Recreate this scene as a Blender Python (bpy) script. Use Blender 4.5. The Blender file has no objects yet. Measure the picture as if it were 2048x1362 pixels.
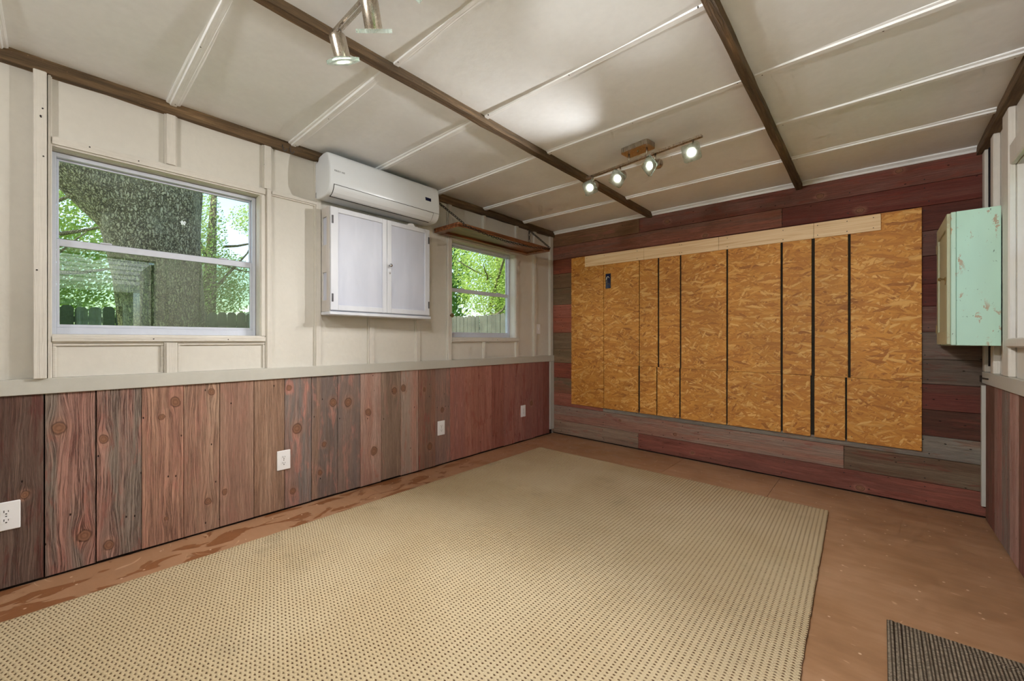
import bpy, bmesh, math, random
from mathutils import Vector, Matrix
random.seed(11)
PI = math.pi
S = bpy.context.scene
C = S.collection

# ------------------------------------------------------------------ camera, world, sun, exposure
YAW = math.atan(724 / 815.0)
cam_d = bpy.data.cameras.new('camera'); cam = bpy.data.objects.new('camera', cam_d); C.objects.link(cam)
CAM = Vector((2.9335, 0.0, 1.125))
cam.location = CAM; cam.rotation_euler = (PI / 2, 0, YAW)
cam_d.sensor_width = 36; cam_d.lens = 815 / 2048 * 36; cam_d.clip_start = 0.02; cam_d.clip_end = 300
S.camera = cam

world = bpy.data.worlds.new('world'); S.world = world; world.use_nodes = True
wt = world.node_tree
sky = wt.nodes.new('ShaderNodeTexSky'); sky.sky_type = 'NISHITA'; sky.sun_disc = False
sky.sun_elevation = math.radians(58); sky.sun_rotation = math.radians(200); sky.air_density = 1.0; sky.dust_density = 1.6
wt.links.new(sky.outputs[0], wt.nodes['Background'].inputs[0])
wt.nodes['Background'].inputs[1].default_value = 0.42

sun_d = bpy.data.lights.new('sun', 'SUN'); sun = bpy.data.objects.new('sun', sun_d); C.objects.link(sun)
sun_d.energy = 6.0; sun_d.angle = math.radians(0.6); sun_d.color = (1.0, 0.95, 0.86)
sun.rotation_euler = Vector((0.32, 0.50, -1.0)).to_track_quat('-Z', 'Y').to_euler()

S.view_settings.view_transform = 'Standard'; S.view_settings.look = 'None'
S.view_settings.gamma = 1.0; S.view_settings.use_curve_mapping = False
S.view_settings.exposure = 0.26
S.cycles.caustics_reflective = False; S.cycles.caustics_refractive = False
S.cycles.max_bounces = 7; S.cycles.diffuse_bounces = 5; S.cycles.glossy_bounces = 3; S.cycles.transparent_max_bounces = 16
S.cycles.use_adaptive_sampling = True; S.cycles.adaptive_threshold = 0.1; S.cycles.adaptive_min_samples = 12
S.cycles.sample_clamp_indirect = 6.0
LAMP_W = {'far': 80.0, 'near': 30.0, 'rear_fill': 36.0}     # watts of each spot lamp, the added unseen fixture last

# ------------------------------------------------------------------ room measures (metres)
W, LY, H, Y0, YF = 3.49, 4.041, 2.44, 0.721, -1.90
RAIL0, RAIL1 = 0.875, 0.947
def dz(x, y):                       # the old shed has settled: its far right corner sits about 4 cm low
    return -0.0397 * (x / W) * (y - Y0) / (LY - Y0)

def lin(r, g, b):
    f = lambda c: (c / 255 / 12.92) if c / 255 <= 0.04045 else ((c / 255 + 0.055) / 1.055) ** 2.4
    return (f(r), f(g), f(b))

# ------------------------------------------------------------------ node helper
class NT:
    def __init__(s, name):
        s.m = bpy.data.materials.new(name); s.m.use_nodes = True; s.t = s.m.node_tree
        for n in list(s.t.nodes): s.t.nodes.remove(n)
        s.out = s.t.nodes.new('ShaderNodeOutputMaterial')
    def n(s, typ): return s.t.nodes.new('ShaderNode' + typ)
    def put(s, sock, v):
        if v is None: return
        if isinstance(v, bpy.types.NodeSocket): s.t.links.new(v, sock)
        else:
            if hasattr(sock.default_value, '__len__'):
                if not hasattr(v, '__len__'): v = (v,) * len(sock.default_value)
                v = tuple(v); k = len(sock.default_value)
                if len(v) < k: v = v + (1.0,) * (k - len(v))
                sock.default_value = v[:k]
            else: sock.default_value = v
    def math(s, op, a, b=None, c=None, clamp=False):
        n = s.n('Math'); n.operation = op; n.use_clamp = clamp
        s.put(n.inputs[0], a); s.put(n.inputs[1], b); s.put(n.inputs[2], c); return n.outputs[0]
    def vmath(s, op, a, b=None):
        n = s.n('VectorMath'); n.operation = op; s.put(n.inputs[0], a); s.put(n.inputs[1], b); return n.outputs[0]
    def mix(s, f, a, b, blend='MIX'):
        n = s.n('Mix'); n.data_type = 'RGBA'; n.blend_type = blend
        s.put(n.inputs[0], f); s.put(n.inputs[6], a); s.put(n.inputs[7], b); return n.outputs[2]
    def fmix(s, f, a, b):
        n = s.n('Mix'); n.data_type = 'FLOAT'
        s.put(n.inputs[0], f); s.put(n.inputs[2], a); s.put(n.inputs[3], b); return n.outputs[0]
    def ramp(s, f, stops, interp='LINEAR'):
        n = s.n('ValToRGB'); n.color_ramp.interpolation = interp; e = n.color_ramp.elements
        while len(e) < len(stops): e.new(0.5)
        for i, (p, c) in enumerate(stops):
            e[i].position = p
            if not hasattr(c, '__len__'): c = (c, c, c)
            e[i].color = (*c[:3], 1)
        s.put(n.inputs[0], f); return n.outputs[0]
    def rng(s, v, a, b, c=0.0, d=1.0, smooth=True):
        n = s.n('MapRange'); n.interpolation_type = 'SMOOTHSTEP' if smooth else 'LINEAR'
        s.put(n.inputs[0], v); s.put(n.inputs[1], a); s.put(n.inputs[2], b); s.put(n.inputs[3], c); s.put(n.inputs[4], d)
        return n.outputs[0]
    def comb(s, x, y, z=0.0):
        n = s.n('CombineXYZ'); s.put(n.inputs[0], x); s.put(n.inputs[1], y); s.put(n.inputs[2], z); return n.outputs[0]
    def sep(s, v):
        n = s.n('SeparateXYZ'); s.put(n.inputs[0], v); return n.outputs
    def noise(s, vec, scale=1.0, detail=2.0, rough=0.5, dist=0.0, col=False):
        n = s.n('TexNoise'); s.put(n.inputs['Vector'], vec); n.inputs['Scale'].default_value = scale
        n.inputs['Detail'].default_value = detail; n.inputs['Roughness'].default_value = rough; n.inputs['Distortion'].default_value = dist
        return n.outputs[1 if col else 0]
    def voro(s, vec, scale=1.0, feature='F1', rnd=1.0, dim='3D'):
        n = s.n('TexVoronoi'); n.voronoi_dimensions = dim; n.feature = feature; s.put(n.inputs['Vector'], vec)
        n.inputs['Scale'].default_value = scale; n.inputs['Randomness'].default_value = rnd; return n
    def pos(s): return s.n('NewGeometry').outputs['Position']
    def obj(s): return s.n('TexCoord').outputs['Object']
    def uv(s): return s.n('TexCoord').outputs['UV']
    def attr(s, name):
        n = s.n('Attribute'); n.attribute_type = 'OBJECT'; n.attribute_name = name; return n
    def bump(s, h, strength=0.5, dist=0.01):
        n = s.n('Bump'); s.put(n.inputs['Strength'], strength); n.inputs['Distance'].default_value = dist
        s.put(n.inputs['Height'], h); return n.outputs[0]
    def bsdf(s, color, rough=0.6, normal=None, metal=0.0, spec=None, coat=None, **kw):
        n = s.n('BsdfPrincipled'); s.put(n.inputs['Base Color'], color); s.put(n.inputs['Roughness'], rough)
        s.put(n.inputs['Metallic'], metal)
        if normal is not None: s.put(n.inputs['Normal'], normal)
        if spec is not None: s.put(n.inputs['Specular IOR Level'], spec)
        if coat is not None: s.put(n.inputs['Coat Weight'], coat)
        for k, v in kw.items(): s.put(n.inputs[k], v)
        return n.outputs[0]
    def done(s, sh):
        s.t.links.new(sh, s.out.inputs[0]); return s.m

def paint(name, col, rough=0.55, var=0.05, grain=None, bump=0.15, bscale=60, dirt=None):
    """painted or plain surface: slow tone drift, fine relief, optional wood grain along an axis"""
    t = NT(name); p = t.pos()
    n1 = t.noise(p, 2.3, 3); n2 = t.noise(p, 30, 2)
    f = t.math('ADD', t.math('MULTIPLY', n1, 0.7), t.math('MULTIPLY', n2, 0.3))
    lo = tuple(c * (1 - var * 1.6) for c in col); hi = tuple(min(1, c * (1 + var)) for c in col)
    c = t.mix(t.rng(f, 0.3, 0.7), lo, hi)
    if dirt: c = t.mix(t.math('MULTIPLY', t.rng(t.noise(p, 9, 5, 0.7), 0.62, 0.78), dirt[1]), c, dirt[0])
    if grain:
        sc = {'x': (2, 70, 70), 'y': (70, 2, 70), 'z': (70, 70, 2)}[grain]
        h = t.noise(t.vmath('MULTIPLY', p, sc), 1.0, 3, 0.6, 0.6)
    else: h = t.noise(p, bscale, 3, 0.6)
    return t.done(t.bsdf(c, rough, t.bump(h, bump, 0.01)))

CREAM = lin(212, 208, 199)
M = {}
M['cream'] = paint('cream_paint', CREAM, 0.6, 0.03, None, 0.10, 25)
M['cream_grain'] = paint('cream_paint_on_rough_wood', lin(212, 207, 198), 0.6, 0.04, 'z', 0.4, dirt=(lin(150, 130, 105), 0.25))
M['cream_grain_y'] = paint('cream_paint_on_rough_trim', lin(212, 207, 198), 0.6, 0.05, 'y', 0.6, dirt=(lin(160, 140, 115), 0.2))
M['ceiling'] = paint('ceiling_paint', lin(240, 243, 245), 0.65, 0.03, None, 0.08, 20)
M['ceil_batten'] = paint('ceiling_batten_paint', lin(242, 244, 245), 0.6, 0.03, 'x', 0.35)
M['rail'] = paint('grey_rail_paint', lin(192, 190, 181), 0.5, 0.03, None, 0.06, 30)
M['alu'] = paint('aluminium_frame', lin(206, 211, 224), 0.38, 0.04, None, 0.05, 40)
M['alu_dark'] = paint('aluminium_dark_track', lin(120, 122, 130), 0.45, 0.05)  # darker grey aluminium for the sash track
M['ac_white'] = paint('white_plastic', lin(224, 229, 234), 0.22, 0.01, None, 0.0)
M['ac_dark'] = paint('dark_gap_plastic', lin(22, 24, 28), 0.5, 0.05, None, 0.0)
M['ac_disp'] = paint('dark_blue_display', lin(20, 22, 60), 0.12, 0.1, None, 0.0)
M['plate'] = paint('white_cover_plate', lin(240, 240, 242), 0.3, 0.01, None, 0.0)
M['slot'] = paint('slot_black', lin(25, 24, 24), 0.6, 0.1)
M['black'] = paint('black_rubber', lin(22, 22, 30), 0.5, 0.1)
M['dark_back'] = paint('dark_backing_board', lin(34, 24, 18), 0.9, 0.2)
M['tar'] = paint('tar_felt', lin(40, 34, 22), 0.9, 0.3, None, 0.5, 90)
M['nail'] = paint('rusty_nail', lin(35, 26, 22), 0.6, 0.2)
M['brass'] = paint('aged_brass', lin(120, 96, 50), 0.35, 0.2)
M['iron'] = paint('dark_iron_chain', lin(48, 40, 34), 0.5, 0.3)
M['hinge'] = paint('dark_hinge', lin(70, 70, 74), 0.4, 0.2)
M['pine'] = None

def metal(name, col, rough):
    t = NT(name); p = t.obj()
    r = t.rng(t.noise(t.vmath('MULTIPLY', p, (300, 300, 8)), 1, 2), 0.2, 0.8, rough * 0.92, rough * 1.08)
    return t.done(t.bsdf(col, r, None, 1.0))
M['nickel'] = metal('brushed_nickel', lin(188, 178, 165), 0.28)
M['chrome'] = metal('steel', lin(190, 190, 190), 0.2)

def mat_beam():
    t = NT('rough_dark_beam'); p = t.pos()
    g = t.noise(t.vmath('MULTIPLY', p, (60, 3, 60)), 1, 4, 0.65, 0.5)
    b = t.noise(t.vmath('MULTIPLY', p, (8, 1.5, 8)), 1, 4, 0.6)
    c = t.ramp(t.math('ADD', t.math('MULTIPLY', g, 0.6), t.math('MULTIPLY', b, 0.4)),
               [(0.3, lin(48, 37, 24)), (0.48, lin(88, 69, 46)), (0.6, lin(118, 93, 64)), (0.72, lin(160, 130, 96))])
    sp = t.rng(t.noise(p, 120, 2), 0.68, 0.74)
    c = t.mix(t.math('MULTIPLY', sp, 0.5), c, lin(170, 135, 95))
    return t.done(t.bsdf(c, 0.8, t.bump(g, 0.9, 0.012)))
M['beam'] = mat_beam()

def mat_plank():
    t = NT('weathered_barn_wood')
    u, v, _ = t.sep(t.uv()); seed = t.attr('seed').outputs['Fac']
    so = t.math('MULTIPLY', seed, 37.0)
    vv = v; inside = None; ring = None; halo = None
    wob = t.math('MULTIPLY', t.math('SUBTRACT', t.noise(t.comb(u, v, so), 35, 1), 0.5), 0.012)
    for k in ('k1', 'k2', 'k3'):
        a = t.sep(t.attr(k).outputs['Vector'])
        du = t.math('DIVIDE', t.math('SUBTRACT', u, a[0]), 1.25); dv = t.math('SUBTRACT', v, a[1])
        d = t.math('ADD', t.math('SQRT', t.math('ADD', t.math('MULTIPLY', du, du), t.math('MULTIPLY', dv, dv))), wob)
        q = t.math('DIVIDE', d, a[2])                              # distance in knot radii
        du2 = t.math('DIVIDE', du, 2.2)
        d2 = t.math('DIVIDE', t.math('SQRT', t.math('ADD', t.math('MULTIPLY', du2, du2), t.math('MULTIPLY', dv, dv))), a[2])
        g = t.math('EXPONENT', t.math('MULTIPLY', t.math('MULTIPLY', d2, d2), -0.35))
        vv = t.math('SUBTRACT', vv, t.math('MULTIPLY', dv, t.math('MULTIPLY', g, 0.92)))
        ins = t.rng(q, 0.75, 1.1, 1, 0); hal = t.rng(q, 0.9, 2.4, 1, 0)
        rg = t.math('MULTIPLY', t.math('ADD', t.math('SINE', t.math('MULTIPLY', q, 10.0)), 1.0), 0.5)
        rim = t.math('MULTIPLY', t.rng(q, 0.7, 0.95), t.rng(q, 0.98, 1.2, 1, 0))
        if inside is None: inside, halo, ring, rims = ins, hal, t.math('MULTIPLY', rg, ins), rim
        else:
            inside = t.math('MAXIMUM', inside, ins); halo = t.math('MAXIMUM', halo, hal)
            ring = t.math('MAXIMUM', ring, t.math('MULTIPLY', rg, ins)); rims = t.math('MAXIMUM', rims, rim)
    wav = t.math('MULTIPLY', t.math('SUBTRACT', t.noise(t.comb(t.math('MULTIPLY', u, 3.0), t.math('MULTIPLY', vv, 9.0), so), 1, 2), 0.5), 0.035)
    vw = t.math('ADD', vv, wav)
    grain = t.noise(t.comb(t.math('MULTIPLY', u, 2.6), t.math('MULTIPLY', vw, 150.0), so), 1, 4, 0.68)
    msk = t.noise(t.comb(t.math('MULTIPLY', u, 3.0), t.math('MULTIPLY', vv, 30.0), t.math('ADD', so, 4.0)), 1, 2, 0.6)
    fine = t.noise(t.comb(t.math('MULTIPLY', u, 16.0), t.math('MULTIPLY', vw, 620.0), so), 1, 3, 0.7)
    blot = t.noise(t.comb(t.math('MULTIPLY', u, 0.8), t.math('MULTIPLY', vv, 12.0), so), 1, 3, 0.55, 0.3)
    blot2 = t.noise(t.comb(t.math('MULTIPLY', u, 4.5), t.math('MULTIPLY', vv, 22.0), t.math('ADD', so, 9.0)), 1, 4, 0.65, 0.5)
    ca, cb, cc = (t.attr(k).outputs['Color'] for k in ('ca', 'cb', 'cc'))
    c = t.mix(t.rng(blot, 0.38, 0.60), ca, cb)
    c = t.mix(t.math('MULTIPLY', t.rng(blot2, 0.52, 0.66), t.attr('cm').outputs['Fac']), c, cc)
    c = t.mix(t.math('MULTIPLY', halo, 0.4), c, lin(172, 126, 104))
    light = t.rng(grain, 0.3, 0.72, 0.82, 1.15)
    light = t.math('MULTIPLY', light, t.rng(fine, 0.28, 0.72, 0.72, 1.20))
    c = t.vmath('MULTIPLY', c, t.comb(light, light, light))
    grv = t.attr('grv').outputs['Fac']
    groove = t.math('MULTIPLY', t.math('MULTIPLY', t.rng(t.math('ABSOLUTE', t.math('SUBTRACT', grain, 0.47)), 0.008, 0.05, 1, 0), t.rng(msk, 0.35, 0.6, 0.25, 1.0)), grv)
    groove = t.math('MULTIPLY', groove, t.math('SUBTRACT', 1.0, inside))
    c = t.mix(t.math('MULTIPLY', groove, 0.72), c, lin(62, 38, 31))
    kc = t.mix(ring, lin(116, 80, 58), lin(138, 98, 74))
    c = t.mix(t.math('MULTIPLY', inside, 0.85), c, kc)
    c = t.mix(t.math('MULTIPLY', rims, 0.55), c, lin(60, 34, 22))
    vz = t.voro(t.comb(t.math('ADD', t.math('MULTIPLY', u, 9.0), so), t.math('MULTIPLY', v, 16.0), 0), 1.0, dim='2D')
    pick = t.rng(t.sep(vz.outputs['Color'])[0], 0.86, 0.88)
    hole = t.math('MULTIPLY', t.rng(vz.outputs['Distance'], 0.035, 0.06, 1, 0), pick)
    c = t.mix(t.math('MULTIPLY', hole, 0.9), c, lin(28, 16, 12))
    hgt = t.math('SUBTRACT', t.math('SUBTRACT', t.math('MULTIPLY', grain, 0.55), t.math('MULTIPLY', groove, 0.5)), t.math('MULTIPLY', hole, 1.5))
    return t.done(t.bsdf(c, 0.72, t.bump(hgt, 0.8, 0.006), 0.0, 0.3))
M['plank'] = mat_plank()

def mat_osb():
    t = NT('oriented_strand_board'); p = t.sep(t.pos()); seed = t.math('MULTIPLY', t.attr('seed').outputs['Fac'], 5.0)
    x = t.math('ADD', p[0], seed); z = p[2]
    warp = t.math('MULTIPLY', t.math('SUBTRACT', t.noise(t.comb(x, z), 22, 2), 0.5), 0.02)
    cr = ct = ce = None
    for i, (ang, L, w) in enumerate([(3, .125, .022), (-12, .11, .018), (24, .085, .015), (-38, .075, .014), (64, .065, .013)]):
        a = math.radians(ang); ca, sa = math.cos(a), math.sin(a)
        xr = t.math('ADD', t.math('MULTIPLY', x, ca), t.math('MULTIPLY', z, sa))
        zr = t.math('ADD', t.math('ADD', t.math('MULTIPLY', x, -sa), t.math('MULTIPLY', z, ca)), warp)
        vn = t.voro(t.comb(t.math('DIVIDE', xr, L), t.math('DIVIDE', zr, w), i * 7.3), 1.0)
        col = t.sep(vn.outputs['Color']); r = t.math('MULTIPLY', col[0], 1.0 - 0.03 * i)
        edge = t.rng(vn.outputs['Distance'], 0.45, 0.75)
        if cr is None: cr, ct, ce = r, col[1], edge
        else:
            g = t.math('GREATER_THAN', r, cr)
            ct = t.fmix(g, ct, col[1]); ce = t.fmix(g, ce, edge); cr = t.math('MAXIMUM', r, cr)
    fine = t.noise(t.vmath('MULTIPLY', t.pos(), (40, 40, 160)), 1, 3, 0.6)
    tone = t.math('ADD', t.math('MULTIPLY', ct, 0.75), t.math('MULTIPLY', fine, 0.25))
    c = t.ramp(tone, [(0.10, lin(150, 92, 34)), (0.20, lin(184, 120, 46)), (0.45, lin(200, 136, 54)), (0.7, lin(210, 150, 66)), (0.88, lin(226, 178, 104))])
    c = t.mix(t.math('MULTIPLY', ce, 0.26), c, lin(150, 92, 36))
    big = t.rng(t.noise(t.pos(), 1.6, 2), 0.35, 0.65, 0.92, 1.06)
    c = t.vmath('MULTIPLY', c, t.comb(big, big, big))
    dk = t.rng(t.noise(t.vmath('MULTIPLY', t.pos(), (60, 60, 140)), 1, 2, 0.5, 1.0), 0.72, 0.78)
    c = t.mix(t.math('MULTIPLY', dk, 0.6), c, lin(84, 44, 18))
    return t.done(t.bsdf(c, 0.62, t.bump(t.math('SUBTRACT', ct, ce), 0.18, 0.003)))
M['osb'] = mat_osb()

def mat_pine():
    t = NT('bare_pine'); p = t.pos()
    g = t.noise(t.vmath('MULTIPLY', p, (2, 30, 55)), 1, 3, 0.55, 0.8)
    c = t.ramp(g, [(0.3, lin(218, 180, 130)), (0.5, lin(234, 202, 156)), (0.7, lin(242, 216, 176))])
    return t.done(t.bsdf(c, 0.55, t.bump(g, 0.1, 0.003)))
M['pine'] = mat_pine()

def mat_shelf():
    t = NT('stained_shelf_wood'); p = t.pos()
    g = t.noise(t.vmath('MULTIPLY', p, (45, 2.5, 45)), 1, 4, 0.6, 0.8)
    c = t.ramp(g, [(0.3, lin(70, 40, 24)), (0.48, lin(118, 70, 42)), (0.62, lin(152, 98, 62)), (0.75, lin(184, 130, 94))])
    return t.done(t.bsdf(c, 0.35, t.bump(g, 0.2, 0.004)))
M['shelf'] = mat_shelf()

def mat_floor():
    t = NT('brown_painted_plywood'); p = t.pos(); s = t.sep(p)
    big = t.noise(p, 1.3, 4, 0.6); med = t.noise(p, 7, 4, 0.65, 0.5); streak = t.noise(t.vmath('MULTIPLY', p, (4, 18, 4)), 1, 4, 0.65)
    f = t.math('ADD', t.math('MULTIPLY', big, 0.5), t.math('ADD', t.math('MULTIPLY', med, 0.25), t.math('MULTIPLY', streak, 0.25)))
    c = t.ramp(f, [(0.32, lin(138, 104, 76)), (0.47, lin(160, 122, 90)), (0.6, lin(176, 139, 108)), (0.72, lin(164, 133, 98))])
    near = t.rng(s[0], 0.30, 0.52, 1, 0)                              # bare damp-stained patches along the left wall
    pat = t.noise(t.vmath('MULTIPLY', p, (10, 4.6, 1)), 1.0, 3, 0.45, 0.9)
    patch = t.math('MULTIPLY', t.rng(pat, 0.545, 0.56), t.math('MULTIPLY', near, t.rng(s[1], 2.2, 3.0, 1, 0)))
    c = t.mix(t.math('MULTIPLY', near, 0.5), c, lin(174, 130, 98))
    c = t.mix(t.math('MULTIPLY', patch, 0.85), c, lin(132, 82, 46))
    ring = t.math('MULTIPLY', t.rng(pat, 0.535, 0.548), t.rng(pat, 0.552, 0.565, 1, 0))
    c = t.mix(t.math('MULTIPLY', t.math('MULTIPLY', ring, near), 0.4), c, lin(110, 66, 36))
    v1 = t.voro(p, 11.0, dim='2D'); spk = t.math('MULTIPLY', t.rng(v1.outputs['Distance'], 0.035, 0.07, 1, 0), t.rng(t.sep(v1.outputs['Color'])[0], 0.72, 0.75))
    c = t.mix(t.math('MULTIPLY', spk, 0.8), c, lin(226, 196, 168))
    v2 = t.voro(t.vmath('MULTIPLY', t.vmath('ADD', p, t.vmath('MULTIPLY', t.noise(p, 3, 1, 0.5, 0, True), 0.6)), (6, 34, 1)), 1.0, dim='2D')
    scr = t.math('MULTIPLY', t.rng(v2.outputs['Distance'], 0.06, 0.12, 1, 0), t.rng(t.sep(v2.outputs['Color'])[1], 0.88, 0.9))
    c = t.mix(t.math('MULTIPLY', scr, 0.45), c, lin(218, 182, 150))
    r = t.rng(med, 0.3, 0.7, 0.32, 0.52)
    return t.done(t.bsdf(c, r, t.bump(t.math('ADD', med, t.noise(p, 90, 2)), 0.06, 0.004), 0, 0.4))
M['floor'] = mat_floor()

def mat_rug():
    t = NT('woven_loop_rug'); u, v, _ = t.sep(t.uv()); P, Q = 0.0215, 0.0145
    a = t.math('DIVIDE', u, P); row = t.math('FLOOR', a); fu = t.math('SUBTRACT', t.math('FRACT', a), 0.5)
    odd = t.math('MULTIPLY', t.math('MODULO', row, 2.0), 0.5)
    jit = t.math('MULTIPLY', t.math('SUBTRACT', t.noise(t.comb(t.math('MULTIPLY', row, 3.1), t.math('MULTIPLY', v, 12), 0), 1, 2), 0.5), 0.7)
    b = t.math('ADD', t.math('ADD', t.math('DIVIDE', v, Q), odd), jit); fv = t.math('SUBTRACT', t.math('FRACT', b), 0.5)
    cell = t.comb(row, t.math('FLOOR', b), 0); wn = t.n('TexWhiteNoise'); wn.noise_dimensions = '3D'; t.put(wn.inputs[0], cell)
    rnd = wn.outputs['Value']
    d = t.math('SQRT', t.math('ADD', t.math('POWER', t.math('DIVIDE', fu, 0.26), 2.0), t.math('POWER', t.math('DIVIDE', fv, 0.26), 2.0)))
    dot = t.rng(d, 0.45, 1.0, 1, 0)
    loop = t.math('MULTIPLY', t.math('SUBTRACT', 1.0, dot), t.math('ABSOLUTE', t.math('COSINE', t.math('MULTIPLY', b, PI))))
    fib = t.noise(t.comb(u, v, 0), 420, 3, 0.7); big = t.noise(t.comb(u, v, 3.0), 1.8, 3)
    base = t.mix(t.rng(big, 0.3, 0.7), lin(192, 172, 137), lin(201, 183, 150))
    k = t.rng(fib, 0.25, 0.75, 0.84, 1.10); base = t.vmath('MULTIPLY', base, t.comb(k, k, k))
    soil = t.rng(t.noise(t.comb(u, v, 8.0), 2.6, 4, 0.6), 0.60, 0.74)
    base = t.mix(t.math('MULTIPLY', soil, 0.3), base, lin(150, 138, 112))
    dk = t.math('MULTIPLY', dot, t.rng(rnd, 0.0, 1.0, 0.72, 1.0))
    c = t.mix(dk, base, lin(104, 74, 50))
    h = t.math('ADD', t.math('ADD', t.math('MULTIPLY', dot, -1.0), t.math('MULTIPLY', loop, 0.35)), t.math('MULTIPLY', fib, 0.25))
    return t.done(t.bsdf(c, 0.95, t.bump(h, 0.8, 0.006), 0, 0.1))
M['rug'] = mat_rug()
M['rug_edge'] = paint('rug_binding', lin(120, 104, 84), 0.95, 0.2, None, 0.8, 300)

def mat_mat():
    t = NT('ribbed_door_mat'); u, v, _ = t.sep(t.uv())
    a = t.math('DIVIDE', u, 0.011); fu = t.math('ABSOLUTE', t.math('SUBTRACT', t.math('FRACT', a), 0.5))
    b = t.math('DIVIDE', t.math('ADD', v, t.math('MULTIPLY', t.math('FLOOR', a), 0.0023)), 0.007)
    tuft = t.noise(t.comb(t.math('FLOOR', a), t.math('FLOOR', b), 0), 7.3, 0)
    fv = t.math('ABSOLUTE', t.math('SUBTRACT', t.math('FRACT', b), 0.5))
    h = t.math('MULTIPLY', t.rng(fu, 0.1, 0.5, 1, 0), t.rng(fv, 0.2, 0.5, 1, 0.35))
    c = t.mix(h, lin(64, 54, 44), t.mix(t.rng(tuft, 0.3, 0.7), lin(136, 124, 108), lin(176, 162, 142)))
    return t.done(t.bsdf(c, 0.95, t.bump(h, 0.8, 0.005), 0, 0.1))
M['mat'] = mat_mat()

def mat_chippy(name, col, dark, bare, amt):
    t = NT(name); p = t.pos()
    n = t.noise(p, 1.0, 2); c = t.mix(t.rng(t.noise(t.vmath('MULTIPLY', p, (6, 6, 2)), 1, 3), 0.3, 0.7), tuple(q * 0.9 for q in col), col)
    ch = t.noise(t.vmath('MULTIPLY', p, (28, 28, 15)), 1, 5, 0.72, 0.3); cl = t.noise(p, 5.0, 2)
    chip = t.math('MULTIPLY', t.rng(ch, 0.60, 0.625), t.rng(cl, 0.42, 0.58))
    c = t.mix(t.math('MULTIPLY', chip, amt), c, bare)
    ch2 = t.rng(t.noise(t.vmath('MULTIPLY', p, (50, 50, 26)), 1, 4, 0.7), 0.675, 0.70)
    c = t.mix(t.math('MULTIPLY', ch2, amt), c, dark)
    return t.done(t.bsdf(c, 0.5, t.bump(t.math('MULTIPLY', chip, -1.0), 0.25, 0.002)))
M['green'] = mat_chippy('chipped_mint_paint', lin(186, 224, 206), lin(74, 92, 82), lin(172, 142, 116), 0.85)
M['green_edge'] = mat_chippy('worn_mint_edge', lin(190, 220, 202), lin(90, 80, 60), lin(186, 160, 128), 1.0)
M['olive'] = mat_chippy('dull_cream_green_paint', lin(178, 180, 150), lin(96, 92, 70), lin(150, 130, 100), 0.6)

def mat_cabinet(name, base, hi):
    t = NT(name); p = t.pos()
    s = t.noise(t.vmath('MULTIPLY', p, (5, 8, 2.0)), 1, 3, 0.5, 0.3)
    c = t.mix(t.rng(s, 0.3, 0.7), base, hi)
    e = t.rng(t.noise(p, 40, 4, 0.7), 0.66, 0.74)
    c = t.mix(t.math('MULTIPLY', e, 0.35), c, lin(170, 160, 150))
    return t.done(t.bsdf(c, 0.4, t.bump(s, 0.08, 0.004)))
M['cab'] = mat_cabinet('brushed_white_paint', lin(204, 207, 216), lin(216, 219, 226))
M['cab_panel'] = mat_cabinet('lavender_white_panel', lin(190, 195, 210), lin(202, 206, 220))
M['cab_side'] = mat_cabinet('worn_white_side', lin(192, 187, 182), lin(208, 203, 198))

def mat_pane(name, refl, tint, haze):
    t = NT(name)
    tr = t.n('BsdfTransparent'); t.put(tr.inputs[0], tint)
    gl = t.n('BsdfGlossy'); gl.inputs['Roughness'].default_value = 0.0
    df = t.n('BsdfDiffuse'); t.put(df.inputs[0], lin(200, 205, 205))
    fr = t.n('LayerWeight'); fr.inputs[0].default_value = 0.5
    f = t.math('ADD', t.math('MULTIPLY', t.math('POWER', fr.outputs['Facing'], 5.0), 0.9), refl, clamp=True)
    m1 = t.n('MixShader'); t.put(m1.inputs[0], f); t.t.links.new(tr.outputs[0], m1.inputs[1]); t.t.links.new(gl.outputs[0], m1.inputs[2])
    dirt = t.math('MULTIPLY', t.rng(t.noise(t.pos(), 4.0, 4, 0.6), 0.35, 0.75), haze)
    m2 = t.n('MixShader'); t.put(m2.inputs[0], dirt); t.t.links.new(m1.outputs[0], m2.inputs[1]); t.t.links.new(df.outputs[0], m2.inputs[2])
    return t.done(m2.outputs[0])
M['pane'] = mat_pane('window_glass', 0.008, (0.93, 0.95, 0.94), 0.04)
M['pane_low'] = mat_pane('double_window_glass', 0.10, (0.66, 0.75, 0.62), 0.02)
M['frost'] = mat_pane('milky_window_glass', 0.04, (0.8, 0.8, 0.82), 0.9)

def mat_lampglass():
    t = NT('thick_clear_glass'); g = t.n('BsdfGlass'); g.inputs['IOR'].default_value = 1.46; t.put(g.inputs[0], (0.93, 1.0, 0.96))
    tl = t.n('BsdfTranslucent'); t.put(tl.inputs[0], (0.9, 0.97, 0.93))
    nz = t.rng(t.noise(t.obj(), 40, 1), 0.3, 0.7, 0.24, 0.32)
    m = t.n('MixShader'); t.put(m.inputs[0], nz); t.t.links.new(g.outputs[0], m.inputs[1]); t.t.links.new(tl.outputs[0], m.inputs[2])
    return t.done(m.outputs[0])
M['lampglass'] = mat_lampglass()
def mat_bulb():
    t = NT('lit_bulb'); e = t.n('Emission'); t.put(e.inputs[0], (1.0, 0.93, 0.80)); e.inputs[1].default_value = 45.0
    return t.done(e.outputs[0])
M['bulb'] = mat_bulb()

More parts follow.
